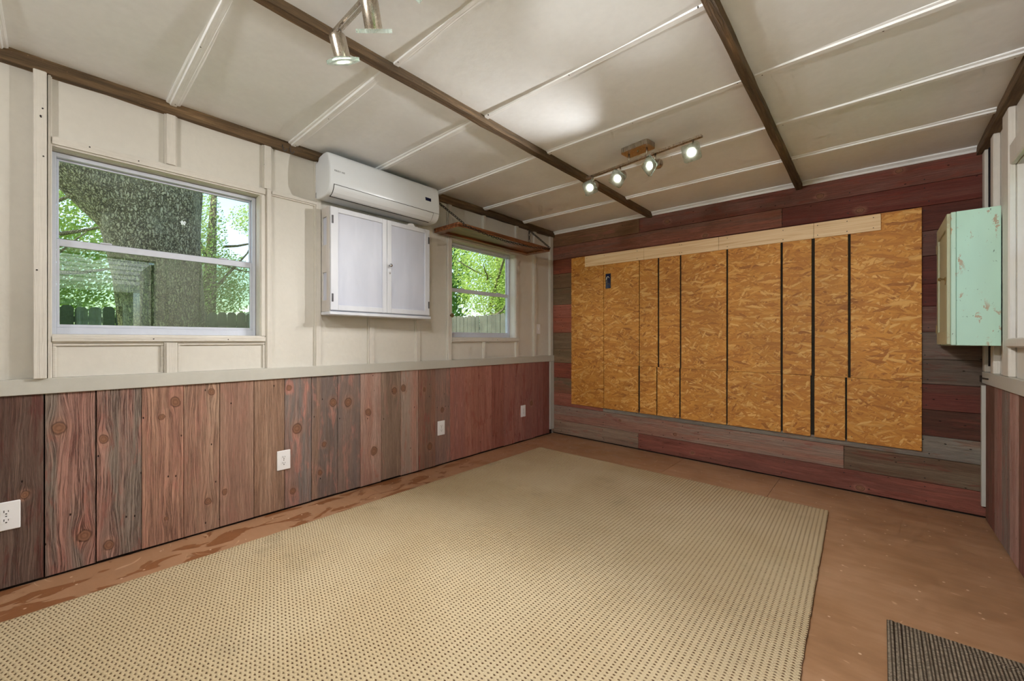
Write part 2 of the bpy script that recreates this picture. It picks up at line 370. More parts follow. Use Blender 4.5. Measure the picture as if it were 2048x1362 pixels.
def mat_bark():
    t = NT('oak_bark'); p = t.pos()
    q = t.vmath('ADD', t.vmath('MULTIPLY', p, (44, 44, 15)), t.vmath('MULTIPLY', t.noise(p, 9, 4, 0.7, 0, True), 4.5))
    v = t.voro(q, 1.0, 'DISTANCE_TO_EDGE'); n = t.noise(p, 26, 5, 0.7)
    h = t.math('ADD', t.rng(v.outputs[0], 0.0, 0.28), t.math('MULTIPLY', n, 0.8))
    c = t.ramp(t.math('MULTIPLY', h, 0.55), [(0.2, lin(70, 60, 40)), (0.42, lin(138, 124, 90)), (0.60, lin(166, 152, 116)), (0.85, lin(196, 184, 148))])
    li = t.rng(t.noise(p, 3.4, 4, 0.6), 0.5, 0.68)
    c = t.mix(t.math('MULTIPLY', li, 0.35), c, lin(176, 168, 136))
    return t.done(t.bsdf(c, 0.9, t.bump(h, 0.7, 0.02)))
M['bark'] = mat_bark()

def mat_leaf(name, a, b):
    t = NT(name); r = t.n('NewGeometry').outputs['Random Per Island']
    c = t.mix(r, a, b); d = t.n('BsdfDiffuse'); t.put(d.inputs[0], c)
    tr = t.n('BsdfTranslucent'); t.put(tr.inputs[0], t.mix(0.35, c, (0.5, 0.70, 0.16)))
    m = t.n('MixShader'); m.inputs[0].default_value = 0.55
    t.t.links.new(d.outputs[0], m.inputs[1]); t.t.links.new(tr.outputs[0], m.inputs[2]); return t.done(m.outputs[0])
M['leaf'] = mat_leaf('bright_leaves', lin(150, 178, 78), lin(208, 220, 138))
M['leaf2'] = mat_leaf('pale_leaves', lin(158, 182, 106), lin(208, 218, 158))
M['leaf3'] = mat_leaf('dark_leaves', lin(66, 104, 48), lin(120, 160, 84))
M['grass'] = paint('lawn_grass', lin(96, 122, 58), 0.95, 0.25, None, 0.8, 40)
M['fence'] = paint('weathered_fence', lin(112, 112, 94), 0.9, 0.2, 'z', 0.7)
M['shingle'] = paint('pale_roof_shingle', lin(206, 208, 200), 0.85, 0.1, 'y', 0.5)
M['siding'] = paint('white_siding', lin(214, 216, 208), 0.7, 0.05, None, 0.1)
M['trimw'] = paint('white_house_trim', lin(236, 238, 232), 0.6, 0.03)
M['darkglass'] = paint('dark_house_window', lin(38, 44, 44), 0.1, 0.1)
M['shedskin'] = paint('outside_wall_paint', lin(150, 140, 124), 0.8, 0.1)

# ------------------------------------------------------------------ geometry helper
def box(bm, x0, x1, y0, y1, z0, z1, bev=0.0):
    vs = [bm.verts.new(p) for p in ((x0,y0,z0),(x1,y0,z0),(x1,y1,z0),(x0,y1,z0),(x0,y0,z1),(x1,y0,z1),(x1,y1,z1),(x0,y1,z1))]
    fs = [bm.faces.new([vs[i] for i in f]) for f in ((0,3,2,1),(4,5,6,7),(0,1,5,4),(1,2,6,5),(2,3,7,6),(3,0,4,7))]
    if bev > 0:
        es = list({e for f in fs for e in f.edges})
        bmesh.ops.bevel(bm, geom=es, offset=bev, segments=1, affect='EDGES', profile=0.5)
    return vs
def xbox(bm, mat4, sx, sy, sz, bev=0.0):
    b2 = bmesh.new(); box(b2, -sx/2, sx/2, -sy/2, sy/2, -sz/2, sz/2, bev); b2.transform(mat4)
    me = bpy.data.meshes.new('t'); b2.to_mesh(me); b2.free(); bm.from_mesh(me); bpy.data.meshes.remove(me)
def frame(axis):
    a = Vector(axis).normalized(); u = a.orthogonal().normalized(); return u, a.cross(u), a
def tube(bm, pts, r, seg=8, cap=True):
    pts = [Vector(p) for p in pts]; rs = r if hasattr(r, '__len__') else [r] * len(pts); rings = []
    up = None
    for i, p in enumerate(pts):
        d = (pts[min(i+1, len(pts)-1)] - pts[max(i-1, 0)]).normalized()
        if up is None: up = d.orthogonal().normalized()
        up = (up - d * up.dot(d)).normalized(); w = d.cross(up)
        rings.append([bm.verts.new(p + (up * math.cos(2*PI*k/seg) + w * math.sin(2*PI*k/seg)) * rs[i]) for k in range(seg)])
    for a, b in zip(rings, rings[1:]):
        for k in range(seg): bm.faces.new((a[k], a[(k+1) % seg], b[(k+1) % seg], b[k]))
    if cap: bm.faces.new(rings[0][::-1]); bm.faces.new(rings[-1])
    return rings
def lathe(bm, prof, mat4, seg=20):
    rings = []
    for r, h in prof:
        rings.append([bm.verts.new(mat4 @ Vector((r*math.cos(2*PI*k/seg), r*math.sin(2*PI*k/seg), h))) for k in range(seg)])
    for a, b in zip(rings, rings[1:]):
        for k in range(seg): bm.faces.new((a[k], a[(k+1) % seg], b[(k+1) % seg], b[k]))
    bm.faces.new(rings[0][::-1]); bm.faces.new(rings[-1])
def prism(bm, poly, fn, a, b):
    """extrude a closed 2-D polygon between parameters a and b; fn(p, q, t) gives the 3-D point"""
    A = [bm.verts.new(fn(p, q, a)) for p, q in poly]; B = [bm.verts.new(fn(p, q, b)) for p, q in poly]; n = len(poly)
    for i in range(n): bm.faces.new((A[i], A[(i+1) % n], B[(i+1) % n], B[i]))
    bm.faces.new(A[::-1]); bm.faces.new(B)
ORG = {}
def obj(name, bm, m, parent=None, settle=True, smooth=False, uvf=None, origin=None, fixn=True, **props):
    """one mesh object built in world coordinates; its origin is put at its base (or at its parent's origin)"""
    if uvf:
        l = bm.loops.layers.uv.new('UVMap')
        for f in bm.faces:
            for lo in f.loops: lo[l].uv = uvf(lo.vert.co)
    if settle:
        for v in bm.verts: v.co.z += dz(v.co.x, v.co.y)
    if fixn: bmesh.ops.recalc_face_normals(bm, faces=bm.faces)
    if parent is not None: o0 = ORG[parent.name]
    elif origin is not None: o0 = Vector(origin)
    else:
        c = [v.co for v in bm.verts]
        o0 = Vector(((min(v.x for v in c)+max(v.x for v in c))/2, (min(v.y for v in c)+max(v.y for v in c))/2, min(v.z for v in c)))
    for v in bm.verts: v.co -= o0
    me = bpy.data.meshes.new(name); bm.to_mesh(me); bm.free()
    if m: me.materials.append(m)
    if smooth:
        for p in me.polygons: p.use_smooth = True
    o = bpy.data.objects.new(name, me); C.objects.link(o)
    if parent is not None: o.parent = parent
    else: o.location = o0
    ORG[o.name] = o0
    for k, v in props.items(): o[k] = v
    return o
def thing(name, label, cat, loc, group=None, settle=True):
    o = bpy.data.objects.new(name, None); C.objects.link(o); l = Vector(loc)
    if settle: l.z += dz(l.x, l.y)
    o.location = l; o['label'] = label; o['category'] = cat; o.empty_display_size = 0.05
    if group: o['group'] = group
    ORG[o.name] = l; return o
def tag(o, label, cat, group=None):
    o['label'] = label; o['category'] = cat
    if group: o['group'] = group
    return o
def B(*a, **k):
    bm = bmesh.new(); box(bm, *a, **k); return bm

# ------------------------------------------------------------------ floor, ceiling, walls
floor = obj('floor', B(-0.1, W+0.1, YF-0.1, LY+0.1, -0.06, -0.018), M['dark_back'], kind='structure')
for x0, x1, y0, y1 in ((-.01, 1.56, YF, 1.60), (-.01, 1.56, 1.60, LY+.02), (1.56, 2.345, YF, 2.80), (1.56, 2.345, 2.80, LY+.02), (2.345, W+.01, YF, 1.60), (2.345, W+.01, 1.60, LY+.02)):
    obj('floor_panel', B(x0+.0008, x1-.0008, y0+.0008, y1-.0008, -0.018, 0.0, bev=0.0008), M['floor'], floor)

ceiling = obj('ceiling', B(-0.1, W+0.1, YF-0.1, LY+0.1, H, H+0.03), M['ceiling'], kind='structure')
BAYS = [(0.04, 1.203), (1.252, 2.455), (2.50, 3.437)]
def batten_bm(x0, x1, y):
    bm = bmesh.new(); w = 0.031
    prism(bm, [(-w, 0), (-w, -.009), (-w+.006, -.012), (-.017, -.013), (-.013, -.021), (.013, -.021), (.017, -.013), (w-.006, -.012), (w, -.009), (w, 0)],
          lambda p, q, t: (t, y + p, H + q), x0, x1)
    return bm
for y in (-1.35, -0.76, -0.16, 0.437, 1.068, 1.664, 2.27, 2.862, 3.468):
    for i, (x0, x1) in enumerate(BAYS):
        obj('batten', batten_bm(x0, x1, y + random.uniform(-.006, .006)), M['ceil_batten'], ceiling)
for x0, x1 in BAYS:                                                   # cove strip where ceiling meets the plank wall
    bm = bmesh.new()
    prism(bm, [(0, 0), (0, -.034), (-.008, -.034), (-.014, -.022), (-.026, -.014), (-.034, -.010), (-.034, 0)], lambda p, q, t: (t, LY + p, H + q), x0, x1)
    obj('cove_strip', bm, M['ceil_batten'], ceiling)

def beam(x0, x1, y0, y1, z0, label, n=40):
    bm = bmesh.new(); rings = []
    for i in range(n+1):
        y = y0 + (y1-y0)*i/n; j = lambda a: random.uniform(-a, a)
        rings.append([bm.verts.new(p) for p in ((x0+j(.0015), y, H), (x0+j(.002), y, z0+j(.003)), (x1+j(.002), y, z0+j(.003)), (x1+j(.0015), y, H))])
    for a, b in zip(rings, rings[1:]):
        for k in range(4): bm.faces.new((a[k], a[(k+1) % 4], b[(k+1) % 4], b[k]))
    bm.faces.new(rings[0]); bm.faces.new(rings[-1][::-1])
    o = obj('ceiling_beam', bm, M['beam']); return tag(o, label, 'beam', 'rough ceiling beams')
beam(0.0, 0.040, YF, LY-.002, 2.376, 'dark rough wooden beam along the top of the wall with two windows')
beam(1.205, 1.250, YF, LY-.002, 2.388, 'dark rough wooden ceiling beam running past both track lights')
beam(2.459, 2.496, YF, LY-.002, 2.380, 'dark rough wooden ceiling beam right of the lit track light')
beam(3.438, 3.488, YF, LY-.002, 2.384, 'dark rough wooden beam above the mint green cabinet wall')

def wall_x(name, xa, xb, holes, m, ymin, ymax, z0, z1):
    """wall slab of constant X with rectangular holes (y0, y1, z0, z1)"""
    bm = bmesh.new(); ycut = sorted({ymin, ymax, *[h[0] for h in holes], *[h[1] for h in holes]})
    for a, b in zip(ycut, ycut[1:]):
        hs = sorted([h for h in holes if h[0] <= a + 1e-6 and h[1] >= b - 1e-6], key=lambda h: h[2]); z = z0
        for h in hs:
            if h[2] > z: box(bm, xa, xb, a, b, z, h[2])
            z = h[3]
        if z < z1: box(bm, xa, xb, a, b, z, z1)
    return obj(name, bm, m, kind='structure')
W1 = (-0.012, 0.870, 1.155, 2.048); W2 = (2.452, 3.336, 1.155, 2.056); W3 = (2.44, 3.325, 1.168, 2.072); D1 = (-0.12, 0.83, 0.0, 2.08)
wall_left = wall_x('wall_left', -0.11, 0.0, [W1, W2], M['cream'], YF-.1, LY+.02, 0.0, H)
wall_right = wall_x('wall_right', W, W+0.11, [W3, D1], M['cream'], YF-.1, LY+.02, 0.0, H)
wall_back = obj('wall_back', B(-0.11, W+0.11, LY+.020, LY+.12, 0, H), M['dark_back'], kind='structure')
wall_front = obj('wall_front', B(0.0, W, YF-.1, YF, 0, H), M['cream'], kind='structure')
obj('gap_shade_backing', B(0.0, 0.003, YF, LY-.02, 0, RAIL0), M['dark_back'], wall_left)  # dark sheet added so the plank gaps read as shaded
obj('gap_shade_backing', B(W-.003, W, D1[1]+.06, LY-.02, 0, RAIL0), M['dark_back'], wall_right)  # same painted gap shade behind the right-hand planks
roof = obj('roof', B(-0.62, W+0.45, YF-.5, LY+.5, H+.05, H+.12), M['shedskin'], kind='structure')  # unseen roof, left eave made wide to keep sun out of the windows

# ------------------------------------------------------------------ barn wood planks
RED = lin(138, 84, 76); PINK = lin(158, 118, 108); GREY = lin(132, 118, 110); BLUE = lin(118, 108, 106); TAN = lin(152, 118, 98)
DRED = lin(96, 46, 42); DBR = lin(82, 54, 46); DGR = lin(86, 78, 76); BROWN = lin(108, 74, 60); SALM = lin(170, 114, 102)
def plank(parent, bm, uvf, ca, cb, cc, cm, grv, knots=(), gain=1.08, sat=.95, hue=(1.0, .985, .93)):
    def adj(c):
        m = (c[0] + c[1] + c[2]) / 3; return tuple(min(1, (m + (q - m)*sat)*gain*k) for q, k in zip(c, hue))
    ca, cb, cc = adj(ca), adj(cb), adj(cc)
    o = obj('plank', bm, M['plank'], parent, uvf=uvf)
    o['ca'], o['cb'], o['cc'] = ca, cb, cc; o['cm'] = float(cm); o['grv'] = float(grv); o['seed'] = random.uniform(0, 10)
    ks = list(knots)[:3]
    while len(ks) < 3: ks.append((-9.0, -9.0, 0.01))
    for i, k in enumerate(ks): o['k%d' % (i+1)] = tuple(float(q) for q in k)
    return o
LE = [-0.21, -0.028, .143, .312, .489, .659, .838, 1.016, 1.19, 1.373, 1.547, 1.723, 1.901, 2.074, 2.255, 2.426, 2.604, 2.781, 2.971, 3.151, 3.327, 3.496, 3.675, 3.836, 3.957]
KN = {1: [(0.706, 0.046, 0.024), (0.161, 0.129, 0.024)], 2: [(0.627, 0.027, 0.018), (0.084, 0.045, 0.020)], 3: [(0.707, 0.082, 0.013), (0.782, 0.140, 0.022), (0.145, 0.101, 0.010)],
      0: [(0.418, 0.123, 0.014)], 4: [(0.822, 0.130, 0.016), (0.183, 0.114, 0.016)], 7: [(0.808, 0.028, 0.015), (0.531, 0.078, 0.028), (0.114, 0.053, 0.017)],
      8: [(0.679, 0.150, 0.024), (0.388, 0.086, 0.014), (0.195, 0.058, 0.015)], 9: [(0.667, 0.079, 0.026)], 10: [(0.572, 0.065, 0.022), (0.264, 0.112, 0.026)],
      11: [(0.717, 0.118, 0.022)], 5: [(0.216, 0.024, 0.014)], 12: [(0.731, 0.024, 0.022)], 14: [(0.5, 0.078, 0.018)], 13: [(0.197, 0.12, 0.024), (0.70, .06, .014)], 21: [(0.412, 0.115, 0.022)]}
LC = [(lin(92,62,54), lin(104,84,76), DRED, .6, .6), (PINK, GREY, lin(150,96,86), .7, 1.0), (PINK, GREY, lin(150,98,88), .6, 1.0), (lin(152,110,96), lin(164,126,108), SALM, .5, .7),
      (lin(154,118,102), lin(162,132,114), SALM, .35, .6), (lin(156,124,108), lin(146,112,98), SALM, .25, .2), (lin(158,128,110), lin(150,118,100), lin(120,90,72), .4, .3),
      (lin(140,108,98), BLUE, SALM, .9, .25), (lin(138,108,92), lin(112,96,92), SALM, .7, .25), (lin(112,98,96), lin(126,104,96), SALM, .6, .2), (lin(158,116,104), lin(166,134,124), SALM, .8, .2),
      (lin(128,104,90), lin(140,116,102), SALM, .5, .2), (lin(172,128,116), lin(160,138,128), SALM, .7, .2), (lin(142,100,84), lin(128,98,84), lin(150,70,60), .8, .2), (lin(142,110,100), lin(132,104,98), SALM, .6, .15),
      (lin(160,100,88), lin(150,98,90), SALM, .8, .15), (lin(158,98,82), lin(166,108,92), lin(146,72,58), .7, .15), (lin(150,92,78), lin(164,104,90), lin(140,66,54), .7, .15), (lin(152,92,80), lin(140,80,68), lin(126,58,46), .7, .15),
      (lin(156,96,84), lin(148,92,84), lin(136,64,54), .7, .15), (lin(140,82,72), lin(152,98,90), lin(120,52,44), .8, .15), (lin(148,92,84), lin(140,88,82), lin(130,62,54), .6, .15), (lin(146,88,80), lin(138,84,78), lin(130,60,52), .6, .15), (lin(134,74,64), lin(128,72,62), lin(116,52,44), .6, .15)]
for i in range(len(LE)-1):
    y0, y1 = LE[i], LE[i+1]; g = 0.0025 if i in (0, 1, 7) else 0.0012
    a, b, c, cm, grv = LC[i]
    plank(wall_left, B(0.003, 0.019 + random.uniform(-.002, .002), y0+g, y1-g, 0.012 + random.uniform(0, .006), RAIL0+.01, bev=0.0012), lambda p, y0=y0: (p.z, p.y - y0), a, b, c, cm, grv, KN.get(i, ()), *((1.14, .95) if i < 7 else (1.28, .82) if i < 15 else (1.34, .80)))  # far planks get higher gain: brighter light there put into their colour
y = -0.21
while y > YF:
    plank(wall_left, B(0.003, 0.019, max(y-.177, YF)+.0015, y-.0015, 0.012, RAIL0+.01, bev=.0012), lambda p, y=y: (p.z, p.y - y), lin(110,76,66), GREY, DRED, .6, .5); y -= .177
RE = [3.985, 3.73, 3.545, 3.365, 3.19, 3.01, 2.83, 2.65, 2.47, 2.29, 2.11, 1.93, 1.75, 1.57, 1.39, 1.21, 1.03, 0.90]
RC = [(lin(120,72,60), BROWN, RED), (lin(150,104,96), lin(140,112,104), RED), (lin(128,116,110), lin(120,100,94), RED), (lin(168,134,126), lin(160,118,110), RED)]
for i in range(len(RE)-1):
    a, b, c = RC[i % 4]
    plank(wall_right, B(W-.019, W-.003, RE[i+1]+.0015, RE[i]-.0015, 0.012, RAIL0+.015, bev=.0012), lambda p, y0=RE[i+1]: (p.z, p.y - y0), a, b, c, .6, .4, (), 1.35, .85)

RZ = [0.014, .172, .346, .500, .682, .860, 1.030, 1.220, 1.400, 1.555, 1.750, 1.925, 2.100, 2.256, 2.438]
BROW = [  # joint X, left colours, right colours (dark red, with dimmer light painted in)
    (1.10, (lin(112,88,80), lin(126,106,98), RED), (lin(120,66,60), lin(104,60,56), DRED)),
    (2.76, (lin(130,92,85), lin(122,102,99), lin(124,72,65)), (lin(88,68,58), lin(98,82,72), DRED)),
    (0.69, (lin(138,80,70), lin(128,72,64), RED), (lin(118,112,112), lin(104,98,100), BROWN)),
    (1.7, (lin(122,76,62), lin(104,86,72), RED), (lin(82,46,40), lin(70,42,36), DRED)),
    (1.7, (lin(132,66,54), lin(118,58,48), DRED), (lin(92,44,42), lin(84,50,46), DRED)),
    (1.7, (lin(120,96,78), lin(104,86,70), BROWN), (lin(96,76,72), lin(84,72,70), DRED)),
    (1.7, (lin(116,96,80), lin(108,88,74), BROWN), (lin(92,80,80), lin(100,84,84), DRED)),
    (1.7, (lin(150,80,66), lin(138,76,64), RED), (lin(100,72,72), lin(86,50,50), DRED)),
    (1.7, (lin(152,88,78), lin(144,80,70), RED), (lin(92,40,40), lin(82,38,38), DRED)),
    (1.7, (lin(112,90,74), lin(98,80,64), BROWN), (lin(90,40,40), lin(80,40,42), DRED)),
    (1.7, (lin(110,84,66), lin(98,74,58), BROWN), (lin(96,66,66), lin(88,56,58), DRED)),
    (1.7, (lin(124,62,48), lin(112,58,44), DRED), (lin(86,42,38), lin(78,38,36), DRED)),
    (2.36, (lin(122,70,60), lin(110,76,72), RED), (lin(98,52,50), lin(92,40,36), lin(104,40,30))),
    (1.11, (lin(116,82,62), lin(106,74,56), RED), (lin(108,72,70), lin(104,58,54), lin(120,52,44)))]
BK = {0: [(.045, 2.855, .02), (.073, 1.64, .012)], 1: [(.222, 1.477, .014), (.276, .895, .012)], 2: [(.432, 3.02, .014)], 12: [(2.138, 2.855, .018), (2.125, 1.754, .016)], 13: [(2.30, 2.613, .018), (2.32, 1.40, .02), (2.38, 3.07, .016)]}
for i in range(len(RZ)-1):
    z0, z1 = RZ[i], RZ[i+1]; jx, ca, cb = BROW[i]
    for (x0, x1, c) in ((0.0, jx, ca), (jx, W, cb)):
        kn = [(X, z - z0, r) for z, X, r in BK.get(i, ()) if x0 < X < x1]
        plank(wall_back, B(x0+.0012, x1-.0012, LY + random.uniform(-.0015, .0015), LY+.02, z0+.0014, z1-.0014, bev=.0012), lambda p, z0=z0: (p.x, p.z - z0), c[0], c[1], c[2], .6, .18, kn, 1.55 if i < 3 else 1.45, .88, (1.0, 1.0, .82))  # lowest rows' higher gain puts light at the wall's foot into colour

# ------------------------------------------------------------------ rails, corner posts, left-wall battens and mouldings
def struct(name, bm, m, **k): return obj(name, bm, m, kind='structure', **k)
struct('trim_1', B(0.0, 0.032, YF, LY-.002, RAIL0, RAIL1, bev=.002), M['rail'])
struct('trim_2', B(W-.032, W, D1[1]+.10, LY-.03, .888, .962, bev=.002), M['rail'])
struct('trim_3', B(0.003, 0.030, 3.962, LY-.003, 0.058, RAIL0-.001, bev=.002), M['rail'])
struct('trim_4', B(W-.034, W-.002, LY-.032, LY-.003, 0.085, .872, bev=.002), M['rail'])
def lbat(y0, y1, z0, z1, d=0.020, m='cream_grain'):
    """upright batten on the left wall: a flat strip with a narrower raised face"""
    bm = bmesh.new(); e = min(.009, (y1-y0)*.22)
    prism(bm, [(y0, 0), (y0, d*.55), (y0+e, d*.6), (y0+e, d), (y1-e, d), (y1-e, d*.6), (y1, d*.55), (y1, 0)], lambda p, q, t: (q, p, t), z0, z1)
    obj('batten', bm, M[m], wall_left)
def hbat(y0, y1, z0, z1, d=0.020, m='cream_grain_y'):
    bm = bmesh.new(); e = .009
    prism(bm, [(z0, 0), (z0, d*.55), (z0+e, d*.6), (z0+e, d), (z1-e, d), (z1-e, d*.6), (z1, d*.55), (z1, 0)], lambda p, q, t: (q, t, p), y0, y1)
    obj('batten', bm, M[m], wall_left)
ZT = 2.376
obj('batten', B(0, 0.052, -0.062, -0.020, RAIL1, ZT, bev=.003), M['cream_grain'], wall_left)
lbat(-0.020, -0.004, RAIL1, ZT, .030)
lbat(-0.75, -0.69, RAIL1, ZT)
hbat(-0.004, 0.900, 2.050, 2.100, .024); hbat(-0.004, 0.900, 1.112, 1.155, .026)
lbat(0.405, 0.462, 2.100, ZT, .026); lbat(0.405, 0.462, RAIL1, 1.112, .026)
lbat(0.872, 0.904, 1.155, 2.050, .022)
lbat(0.886, 0.942, 2.100, ZT, .024); lbat(0.904, 0.942, RAIL1, 2.100, .022)
hbat(0.942, 1.225, 2.066, 2.100, .020); lbat(1.212, 1.262, RAIL1, ZT, .018)
lbat(1.615, 1.672, RAIL1, 2.1, .020); lbat(2.050, 2.102, RAIL1, 2.1, .018)
lbat(2.395, 2.452, RAIL1, ZT, .022); lbat(2.852, 2.892, RAIL1, 1.112, .020); lbat(2.848, 2.892, 2.105, ZT, .020)
hbat(2.452, 3.40, 2.058, 2.106, .020); hbat(2.452, 3.40, 1.108, 1.155, .024)
lbat(3.338, 3.40, 1.155, 2.058, .020); lbat(3.345, 3.40, RAIL1, 1.108, .018); lbat(3.345, 3.40, 2.106, ZT, .018)
lbat(3.655, 3.716, RAIL1, ZT, .020); lbat(3.965, 4.038, RAIL1, ZT, .022)
def mould(y0, y1, z0, z1, d=.010, w=.014):                            # thin moulding round the panels under the big window
    for (a, b, c, e) in ((y0, y1, z1-w, z1), (y0, y1, z0, z0+.004), (y0, y0+w, z0, z1-w), (y1-w, y1, z0, z1-w)):
        obj('moulding', B(0, d, a, b, c, e, bev=.003), M['cream_grain_y'], wall_left)
mould(-0.004, .405, RAIL1, 1.112); mould(.462, .904, RAIL1, 1.112)
# right wall trim
for y0, y1, z0, z1, d in ((3.955, 4.030, .962, 2.384, .028), (3.69, 3.765, .962, 2.384, .030), (1.9, 1.96, .962, 2.384, .02), (1.2, 1.26, .962, 2.384, .02)):
    obj('batten', B(W-d, W, y0, y1, z0, z1, bev=.004), M['cream_grain'], wall_right)
for a in ((W-.030, W, 3.327, 3.462, .962, 2.384), (W-.030, W, 2.32, 2.438, .962, 2.384), (W-.026, W, 2.44, 3.325, 2.074, 2.18), (W-.040, W, 2.44, 3.325, 1.120, 1.166)):
    obj('window_casing', B(*a, bev=.006), M['cream_grain'], wall_right)
for a in ((W-.025, W, D1[1], D1[1]+.09, 0, 2.17), (W-.025, W, D1[0]-.09, D1[0], 0, 2.17), (W-.025, W, D1[0], D1[1], 2.082, 2.17)):
    obj('door_casing', B(*a, bev=.004), M['cream_grain'], wall_right)

# nail heads: too small to pick apart, one part per wall
def nails(parent, pts, axis, r=.0035):
    bm = bmesh.new()
    for p in pts:
        u, w, a = frame(axis); p = Vector(p)
        vs = [bm.verts.new(p + (u*math.cos(k*PI/3) + w*math.sin(k*PI/3))*r*random.uniform(.8, 1.25)) for k in range(6)]
        q = [bm.verts.new(v.co - a*.006) for v in vs]
        bm.faces.new(vs)
        for k in range(6): bm.faces.new((vs[k], vs[(k+1) % 6], q[(k+1) % 6], q[k]))
    obj('nail_heads', bm, M['nail'], parent, kind='stuff')
pts = [(.0235, y + random.uniform(-.012, .012), z) for y in (.433, .91, 1.237) for z in (2.14, 2.16, 2.25, 2.33)]
pts += [(.0535, -.04 + random.uniform(-.012, .012), z) for z in (1.45, 1.98, 2.16, 2.165, 2.20)] + [(.0265, y, 1.133) for y in (.36, 3.05)] + [(.0245, .12, 2.085), (.0245, .3, 2.075), (.0265, .7, 1.131)]
nails(wall_left, pts, (1, 0, 0))
pts = []
for y in (-0.16, 0.437, 1.068, 1.664, 2.27, 2.862, 3.468):
    for x0, x1 in BAYS:
        pts += [(x, y + random.uniform(-.01, .01), H-.0215) for x in (x0+.03, (x0+x1)/2 + random.uniform(-.1, .1), x1-.03)]
nails(ceiling, pts, (0, 0, -1), .003)
pts = []
for i in range(len(RZ)-1):
    for x in (.12, .70, 1.11, 1.53, 1.95, 2.36, 2.78, 3.2):
        if 2.08 < RZ[i] or RZ[i+1] < .42 or x > 3.19 or x < .28:
            pts += [(x + random.uniform(-.02, .02), LY-.0022, z) for z in (RZ[i]+.03, RZ[i+1]-.03)]
nails(wall_back, pts, (0, -1, 0), .004)

# ------------------------------------------------------------------ windows
def window(name, y0, y1, z0, z1, xg, pane_lo=M['pane_low'], side=1, zm=None, cover=True):
    """single-hung aluminium window; xg is the plane of the frame's inner face, side +1 when the room is at +X"""
    zm = zm or (z0 + (z1-z0)*.50)
    X = lambda a: xg - side*a
    def b(d0, d1, *r, bev=.0015):
        xa, xb = sorted((X(d0), X(d1))); return B(xa, xb, *r, bev=bev)
    bm = bmesh.new(); d0, d1, f = 0.0, 0.05, 0.020
    for r in ((y0, y0+f, z0, z1), (y1-f, y1, z0, z1), (y0+f, y1-f, z0, z0+.034), (y0+f, y1-f, z1-.022, z1)):
        xa, xb = sorted((X(d0), X(d1))); box(bm, xa, xb, *r, bev=.0015)
    root = obj(name, bm, M['alu'], kind='structure')
    def sash(nm, a0, a1, c0, c1, dd0, dd1, w, pm):
        bm = bmesh.new(); xa, xb = sorted((X(dd0), X(dd1)))
        for r in ((a0, a0+w[0], c0, c1), (a1-w[0], a1, c0, c1), (a0+w[0], a1-w[0], c0, c0+w[1]), (a0+w[0], a1-w[0], c1-w[2], c1)): box(bm, xa, xb, *r, bev=.001)
        s = obj(nm, bm, M['alu'], root)
        xm = (X(dd0)+X(dd1))/2
        obj('pane', B(xm-.002, xm+.002, a0+w[0]-.003, a1-w[0]+.003, c0+w[1]-.003, c1-w[2]+.003), pm, s)
        return s
    a, b_ = y0+f+.0005, y1-f-.0005
    up = sash('upper_sash', a, b_, zm-.012, z1-.0225, .026, .044, (.008, .022, .010), M['pane'])
    lo = sash('lower_sash', a, b_, z0+.0345, zm+.014, .004, .024, (.010, .014, .034), pane_lo)
    obj('track', b(.0245, .0255, a, b_, zm+.0145, zm+.019, bev=0), M['alu_dark'], lo)
    for yy in (y0 + (y1-y0)*.22, y0 + (y1-y0)*.80):
        obj('sash_latch', b(-.004, .016, yy-.022, yy+.022, zm+.014, zm+.022, bev=.003), M['alu'], lo)
    # reveal lining of the wall opening
    return root
window('window_1', W1[0]+.002, W1[1]-.002, W1[2]+.001, W1[3]-.002, -0.052, zm=1.610)
window('window_2', W2[0]+.002, W2[1]-.002, W2[2]+.001, W2[3]-.002, -0.062, M['pane'], zm=1.610)
window('window_3', W3[0]+.002, W3[1]-.002, W3[2]+.001, W3[3]-.002, W+.03, M['frost'], side=-1, zm=1.62)
# open door on the right wall beside the camera, swung outwards
dl = obj('door_1', B(W+.115, W+.155, .80, .838, .0, 2.06), M['cream'], kind='structure')
bm = bmesh.new(); box(bm, W+.115, W+1.0, .79, .83, .02, 2.06, bev=.003)
obj('door_leaf', bm, M['cream'], dl)
bm = bmesh.new(); lathe(bm, [(.012, 0), (.012, .03), (.026, .045), (.028, .06), (.018, .07)], Matrix.Translation((W+.93, .79, 1.0)) @ Matrix.Rotation(PI/2, 4, 'X')); obj('door_knob', bm, M['brass'], dl, smooth=True)

# ------------------------------------------------------------------ strand-board panelling on the plank wall
osb = thing('strand_board_panelling', 'orange-brown strand board panelling with dark vertical gaps nailed to barn plank wall', 'panelling', (1.73, LY-.008, .39))
obj('tar_backing', B(.30, 3.175, LY-.0045, LY-.0022, .40, 2.07), M['tar'], osb)
def oboard(x0, x1, z0, z1):
    o = obj('strand_board', B(x0, x1, LY-.0165, LY-.0047, z0, z1, bev=.001), M['osb'], osb); o['seed'] = random.uniform(0, 9)
COL = [(.287, .707, .707), (.711, 1.116, 1.108), (1.123, 1.312, 1.298), (1.327, 1.529, 1.524), (1.543, 1.939, 1.938), (1.953, 2.351, 2.352), (2.367, 2.560, 2.553), (2.581, 2.785, 2.768), (2.801, 3.183, 3.183)]
for i, (a, b_, bl) in enumerate(COL):
    if i == 0:
        oboard(a, b_, .388, 2.088); continue
    al = COL[i-1][2] + (.005 if i == 1 else [0, .005, .016, .010, .013, .012, .015, .026, .012][i])
    zt = 2.090 if i == 8 else 2.02
    oboard(a, b_, .874, zt); oboard(al, bl, .388, .8725)
PB = [.474, 1.173, 1.878, 2.575, 2.972]
